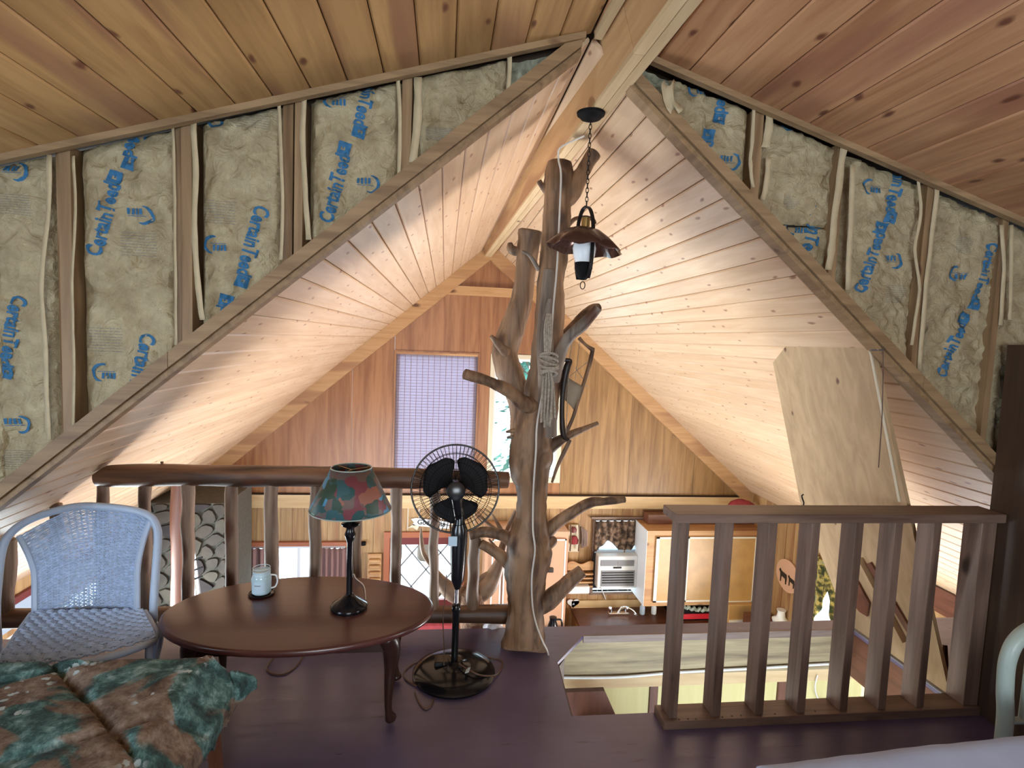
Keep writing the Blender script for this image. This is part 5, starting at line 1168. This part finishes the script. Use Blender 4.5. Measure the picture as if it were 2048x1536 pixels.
for x0, x1, y1 in ((1312, 1369, 1203), (1372, 1438, 1203), (1442, 1514, 1206)):
    xa_, xb_ = aY(x0, 1100, 6.53).x, aY(x1, 1100, 6.53).x; z1_ = aY(1400, 1074, 6.53).z; z0_ = aY(1400, y1, 6.53).z
    d_ = MB().box((xa_, 6.53, z0_), (xb_, 6.549, z1_)).build('door', 'cabinet_gold', wc2)
    for e0, e1 in (((xa_, z0_), (xa_+.04, z1_)), ((xb_-.03, z0_), (xb_, z1_)), ((xa_, z1_-.02), (xb_, z1_)), ((xa_, z0_), (xb_, z0_+.02))): MB().box((e0[0], 6.524, e0[1]), (e1[0], 6.531, e1[1])).build('edge_strip', 'cabinet_edge', d_)
rf = thing('refrigerator', 'tall honey coloured refrigerator door below the right end of the wall cabinet', 'refrigerator', aY(1485, 1230, 6.5))
kbox(1458, 1210, 1530, 1330, 6.45, 6.98).build('body', 'cabinet_gold', rf, bevel=.01); kbox(1460, 1241, 1528, 1246, 6.43, 6.45).build('trim_strip', 'cabinet_edge', rf)
kbox(1297, 1030, 1530, 1060, 6.80, 6.99).build('soffit_board', 'redwood0', wf)
rc = thing('red_hat', 'red cloth heap on top of the wall cabinet', 'cloth', aY(1472, 1022, 6.7)); pxlimb([(1450, 1018, 4), (1470, 1008, 18), (1490, 1008, 20), (1518, 1018, 5)], 6.7, rough=.3).build('cloth', 'red_cloth', rc, smooth=True)
# toaster oven, braided garland
to = thing('microwave', 'black and red countertop oven under the wall cabinet', 'oven', aY(1395, 1250, 6.6))
a, b_ = aY(1350, 1222, 6.6), aY(1440, 1240, 6.6); MB().box((a.x, 6.6, CZ), (b_.x, 6.95, a.z+.06)).build('body', 'black_gloss', to, bevel=.01); kbox(1352, 1229, 1438, 1237, 6.585, 6.60).build('red_band', 'red_gloss', to)
m = MB(); pts = [aY(1366+i*2.4, 1212+7*math.sin(i/30*PI), 6.57)+V((0, .02*math.sin(i*1.4), .016*math.cos(i*1.4))) for i in range(31)]; m.tube(pts, .022, 6); m.build('braided_garland', 'bed_tube', to, smooth=True)
isl = thing('side_table', 'small wooden counter table below the coffee maker', 'table', (kx(1110, 1240, 6.2).x, 6.2, ZG)); q0 = kx(1110, 1240, 6.2).x
MB().box((q0-.25, 6.0, CZ-.04), (q0+.3, 6.5, CZ-.001)).build('top', 'redwood0', isl)
for sx_, sy_ in ((-.22, 6.03), (.27, 6.03), (-.22, 6.47), (.27, 6.47)): MB().box((q0+sx_-.02, sy_-.02, ZG), (q0+sx_+.02, sy_+.02, CZ-.041)).build('leg', 'redwood2', isl)
# faucet
fc = thing('kitchen_faucet', 'chrome gooseneck faucet with two handles on the kitchen counter', 'faucet', (kx(1236, 1250, 6.8).x, 6.8, CZ))
fp0 = kx(1236, 1245, 6.8); q = spline([tuple(V((fp0.x, 6.8, CZ+.02))), tuple(kx(1236, 1225, 6.8)), tuple(kx(1243, 1216, 6.8)), tuple(kx(1255, 1215, 6.79)), tuple(kx(1267, 1222, 6.78)), tuple(kx(1274, 1233, 6.77))], 6)
MB().tube([V(p) for p in q], .015, 8).build('spout', 'chrome', fc, smooth=True); MB().tube([kx(1270, 1228, 6.77), kx(1272, 1240, 6.77)], [.022, .028], 10).build('spray_head', 'chrome', fc, smooth=True)
MB().box((kx(1216, 1245, 6.8).x, 6.77, CZ+.001), (kx(1256, 1245, 6.8).x, 6.83, CZ+.03)).build('base_plate', 'chrome', fc, bevel=.006)
for px in (1219, 1252): p = kx(px, 1245, 6.8); MB().lathe([(.02, .03), (.022, .06), (.03, .075), (.02, .10), (0, .105)], (p.x, 6.8, CZ), 12).build('handle', 'chrome', fc, smooth=True)
for px, mt, lab in ((1283, 'blue_grey', 'clear pump bottle with pale blue liquid beside the kitchen faucet'), (1306, 'white_plastic', 'slim pale bottle standing right of the pump bottle')):
    p = kx(px, 1245, 6.8); t_ = thing('bottle', lab, 'bottle', (p.x, 6.8, CZ)); MB().lathe([(.03, 0), (.034, .01), (.034, .09), (.012, .13), (.010, .17), (0, .17)], (p.x, 6.8, CZ), 14).build('body', mt, t_, smooth=True); MB().lathe([(.012, .17), (.012, .20), (0, .2)], (p.x, 6.8, CZ), 10).build('cap', 'white_paint', t_)
cm = thing('coffee_maker', 'black coffee carafe with handle behind the tree post on the counter', 'coffee maker', (kx(1108, 1240, 6.3).x, 6.3, CZ))
p = kx(1106, 1240, 6.3); MB().lathe([(.06, 0), (.07, .03), (.06, .14), (.04, .2), (.045, .24), (0, .25)], (p.x, 6.3, CZ), 18).build('carafe', 'black_gloss', cm, smooth=True)
m = MB(); m.tube([V(t) for t in spline([(p.x+.04, 6.3, CZ+.21), (p.x+.10, 6.3, CZ+.20), (p.x+.11, 6.3, CZ+.10), (p.x+.06, 6.3, CZ+.05)], 4)], .012, 8); m.build('handle', 'black_plastic', cm, smooth=True)
p = kx(1122, 1245, 6.2); sp_ = thing('sponge', 'blue and yellow sponge pack on the counter beside the coffee maker', 'sponge', (p.x, 6.2, CZ)); MB().box((p.x-.08, 6.2, CZ+.0), (p.x+.02, 6.24, CZ+.06)).build('blue_part', 'blue_grey', sp_); MB().box((p.x+.021, 6.2, CZ), (p.x+.05, 6.24, CZ+.07)).build('yellow_part', 'yellow', sp_)
# sign over the door
sg = thing('welcome_sign', 'white ribbon-shaped sign reading God Bless above the maroon door', 'sign', kx(855, 1052))
def P2(px, py): return kx(px, py, K-.01)
MB().prism([P2(*p) for p in ((822, 1038), (832, 1036), (900, 1044), (898, 1058), (836, 1052), (824, 1050), (828, 1045))], (0, .012, 0)).build('ribbon', 'white_paint', sg)
MB().prism([P2(*p) for p in ((826, 1048), (838, 1053), (834, 1061), (826, 1055), (815, 1056), (822, 1052))], (0, .010, 0)).build('ribbon_tail', 'cream', sg)
bm = text_mesh('God Bless', 1, .01); w_ = max(v.co.x for v in bm.verts); a, b_ = P2(834, 1048), P2(890, 1053); d = b_-a; ang = math.atan2(d.z, d.x); k_ = d.length/w_
for v in bm.verts: v.co = V((v.co.x*k_, v.co.y*k_, 0))
place(bm, a.x, a.z, ang)
for v in bm.verts: v.co.y = K-.013
m = MB(); m.bm.free(); m.bm = bm; m.build('lettering', 'black_plastic', sg)
# round plaque and key rack by the door
kr_ = thing('key_rack', 'dark wooden wall shelf rack left of the maroon door', 'rack', kx(748, 1150)); kbox(735, 1108, 762, 1165, K-.02, K).build('back', 'pine0', kr_, bevel=.005)
for y_ in (1120, 1132, 1145, 1158): kbox(737, y_, 760, y_+6, K-.07, K-.02).build('shelf', 'pine0', kr_, bevel=.01)
tag(MB().lathe([(.0, -.03), (.03, -.02), (.03, .02), (0, .03)], kx(727, 1087, K-.03), 12).build('door_bell', 'black_metal', smooth=True), 'small round black knob on the wall left of the maroon door', 'knob')
rp_ = thing('moose_plaque', 'round pale wood slice plaque with dark animal silhouettes on the right wall', 'plaque', aX(1577, 1150, XRT-.03))
c_ = aX(1577, 1152, XRT-.03); m = MB(); pts = [(XRT-.028, c_.y+.22*math.cos(t), c_.z+.19*math.sin(t)*1.0) for t in [2*PI*i/28 for i in range(28)]]; m.prism(pts, (-.018, 0, 0)); m.build('wood_slice', 'cabinet_pink', rp_)
for dy, s in ((.08, 1), (-.08, .8)):
    o = V((XRT-.0475, c_.y+dy, c_.z-.04)); sh_ = [(-.08, .0), (-.07, .05), (.03, .06), (.055, .085), (.075, .06), (.05, .03), (.045, -.07), (.03, -.07), (.025, .0), (-.05, -.01), (-.055, -.07), (-.07, -.07)]
    MB().prism([o+V((0, a*s, b_*s)) for a, b_ in sh_], (-.004, 0, 0)).build('silhouette', 'black_plastic', rp_)
ya, yb, za, zb = RWIN; m = MB()
def sv(u, c):
    low = .22+.66*abs(2*u-1)**.8; yy = ya-.05+(yb-ya+.08)*u; return V((XRT-.09-.02*math.sin(u*50), yy, zb+.15-(1.35)*c*low))
m.grid(sv, 60, 8); tag(m.build('sunflower_valance', 'sunflower', smooth=True, thick=.004), 'yellow sunflower print valance over the window in the right wall', 'curtain')
pt_ = thing('white_pitcher', 'small white pitcher on the window ledge in the right corner', 'pitcher', aX(1562, 1250, 3.6)); p = aY(1561, 1247, 6.0)
MB().lathe([(.03, 0), (.09, .02), (.10, .05), (.05, .08), (.04, .14), (.055, .17), (0, .17)], p, 18).build('body', 'white_paint', pt_, smooth=True)
tg = thing('side_cabinet', 'low brown cabinet under the right wall pitcher', 'cabinet', (p.x, p.y, ZG)); MB().box((p.x-.3, p.y-.25, ZG), (XRT-.06, p.y+.3, p.z)).build('body', 'redwood0', tg)
# red sofa below
so = thing('red_sofa', 'dark red sofa down in the great room, seen under the bottom log', 'sofa', (-.6, 5.0, ZG))
a, b_ = aY(700, 1247, 5.0), aY(912, 1247, 5.0)
MB().box((a.x, 5.0, ZG+.1), (b_.x, 5.25, a.z)).build('backrest', 'red_cloth', so, bevel=.04); MB().box((a.x, 5.25, ZG+.1), (b_.x, 5.9, ZG+.45)).build('seat', 'red_cloth', so, bevel=.04); MB().box((a.x-.12, 5.0, ZG+.1), (a.x-.005, 5.9, ZG+.65)).build('arm', 'red_cloth', so, bevel=.03); MB().box((b_.x+.005, 5.0, ZG+.1), (b_.x+.12, 5.9, ZG+.65)).build('arm', 'red_cloth', so, bevel=.03)
# ------------------------------------------------------------------ trees outside
random.seed(11)
def tree(x, y, h, r, n, lab):
    t = thing('conifer', lab, 'tree', (x, y, ZG-.5)); MB().tube([(x, y, ZG-.5), (x, y, ZG-.5+h)], [.16, .02], 8).build('trunk', 'trunk_out', t)
    m = MB()
    for i in range(n):
        f = .24+.76*random.random()**.9; rr = r*(1.15-f)*1.1*math.sqrt(random.random()); a = random.random()*2*PI
        p = V((x+rr*math.cos(a), y+rr*math.sin(a), ZG-.2+h*f)); s = random.uniform(.07, .2)
        d = V((math.cos(a), math.sin(a), random.uniform(-.6, .1))).normalized(); e_ = V((-d.y, d.x, random.uniform(-.4, .4)))*.35
        m.quad([p-d*s-e_*s*.4, p-e_*s, p+d*s, p+e_*s])
    m.build('foliage', 'leaf', t, kind='stuff')
for i, (x, y, h, r) in enumerate(((-2.6, 12.5, 8.5, 1.3), (-.3, 12.0, 7.5, 1.0), (1.75, 12.0, 7.5, 1.0), (-6.0, 14, 10, 1.8), (5.2, 14, 10, 1.8))):
    tree(x, y, h, r, 1500, ['leafy green tree outside the blind-covered gable window', 'tall green tree outside between the two gable windows', 'green tree outside the clear gable window', 'green tree beyond the lower left window', 'green tree beyond the kitchen window'][i])
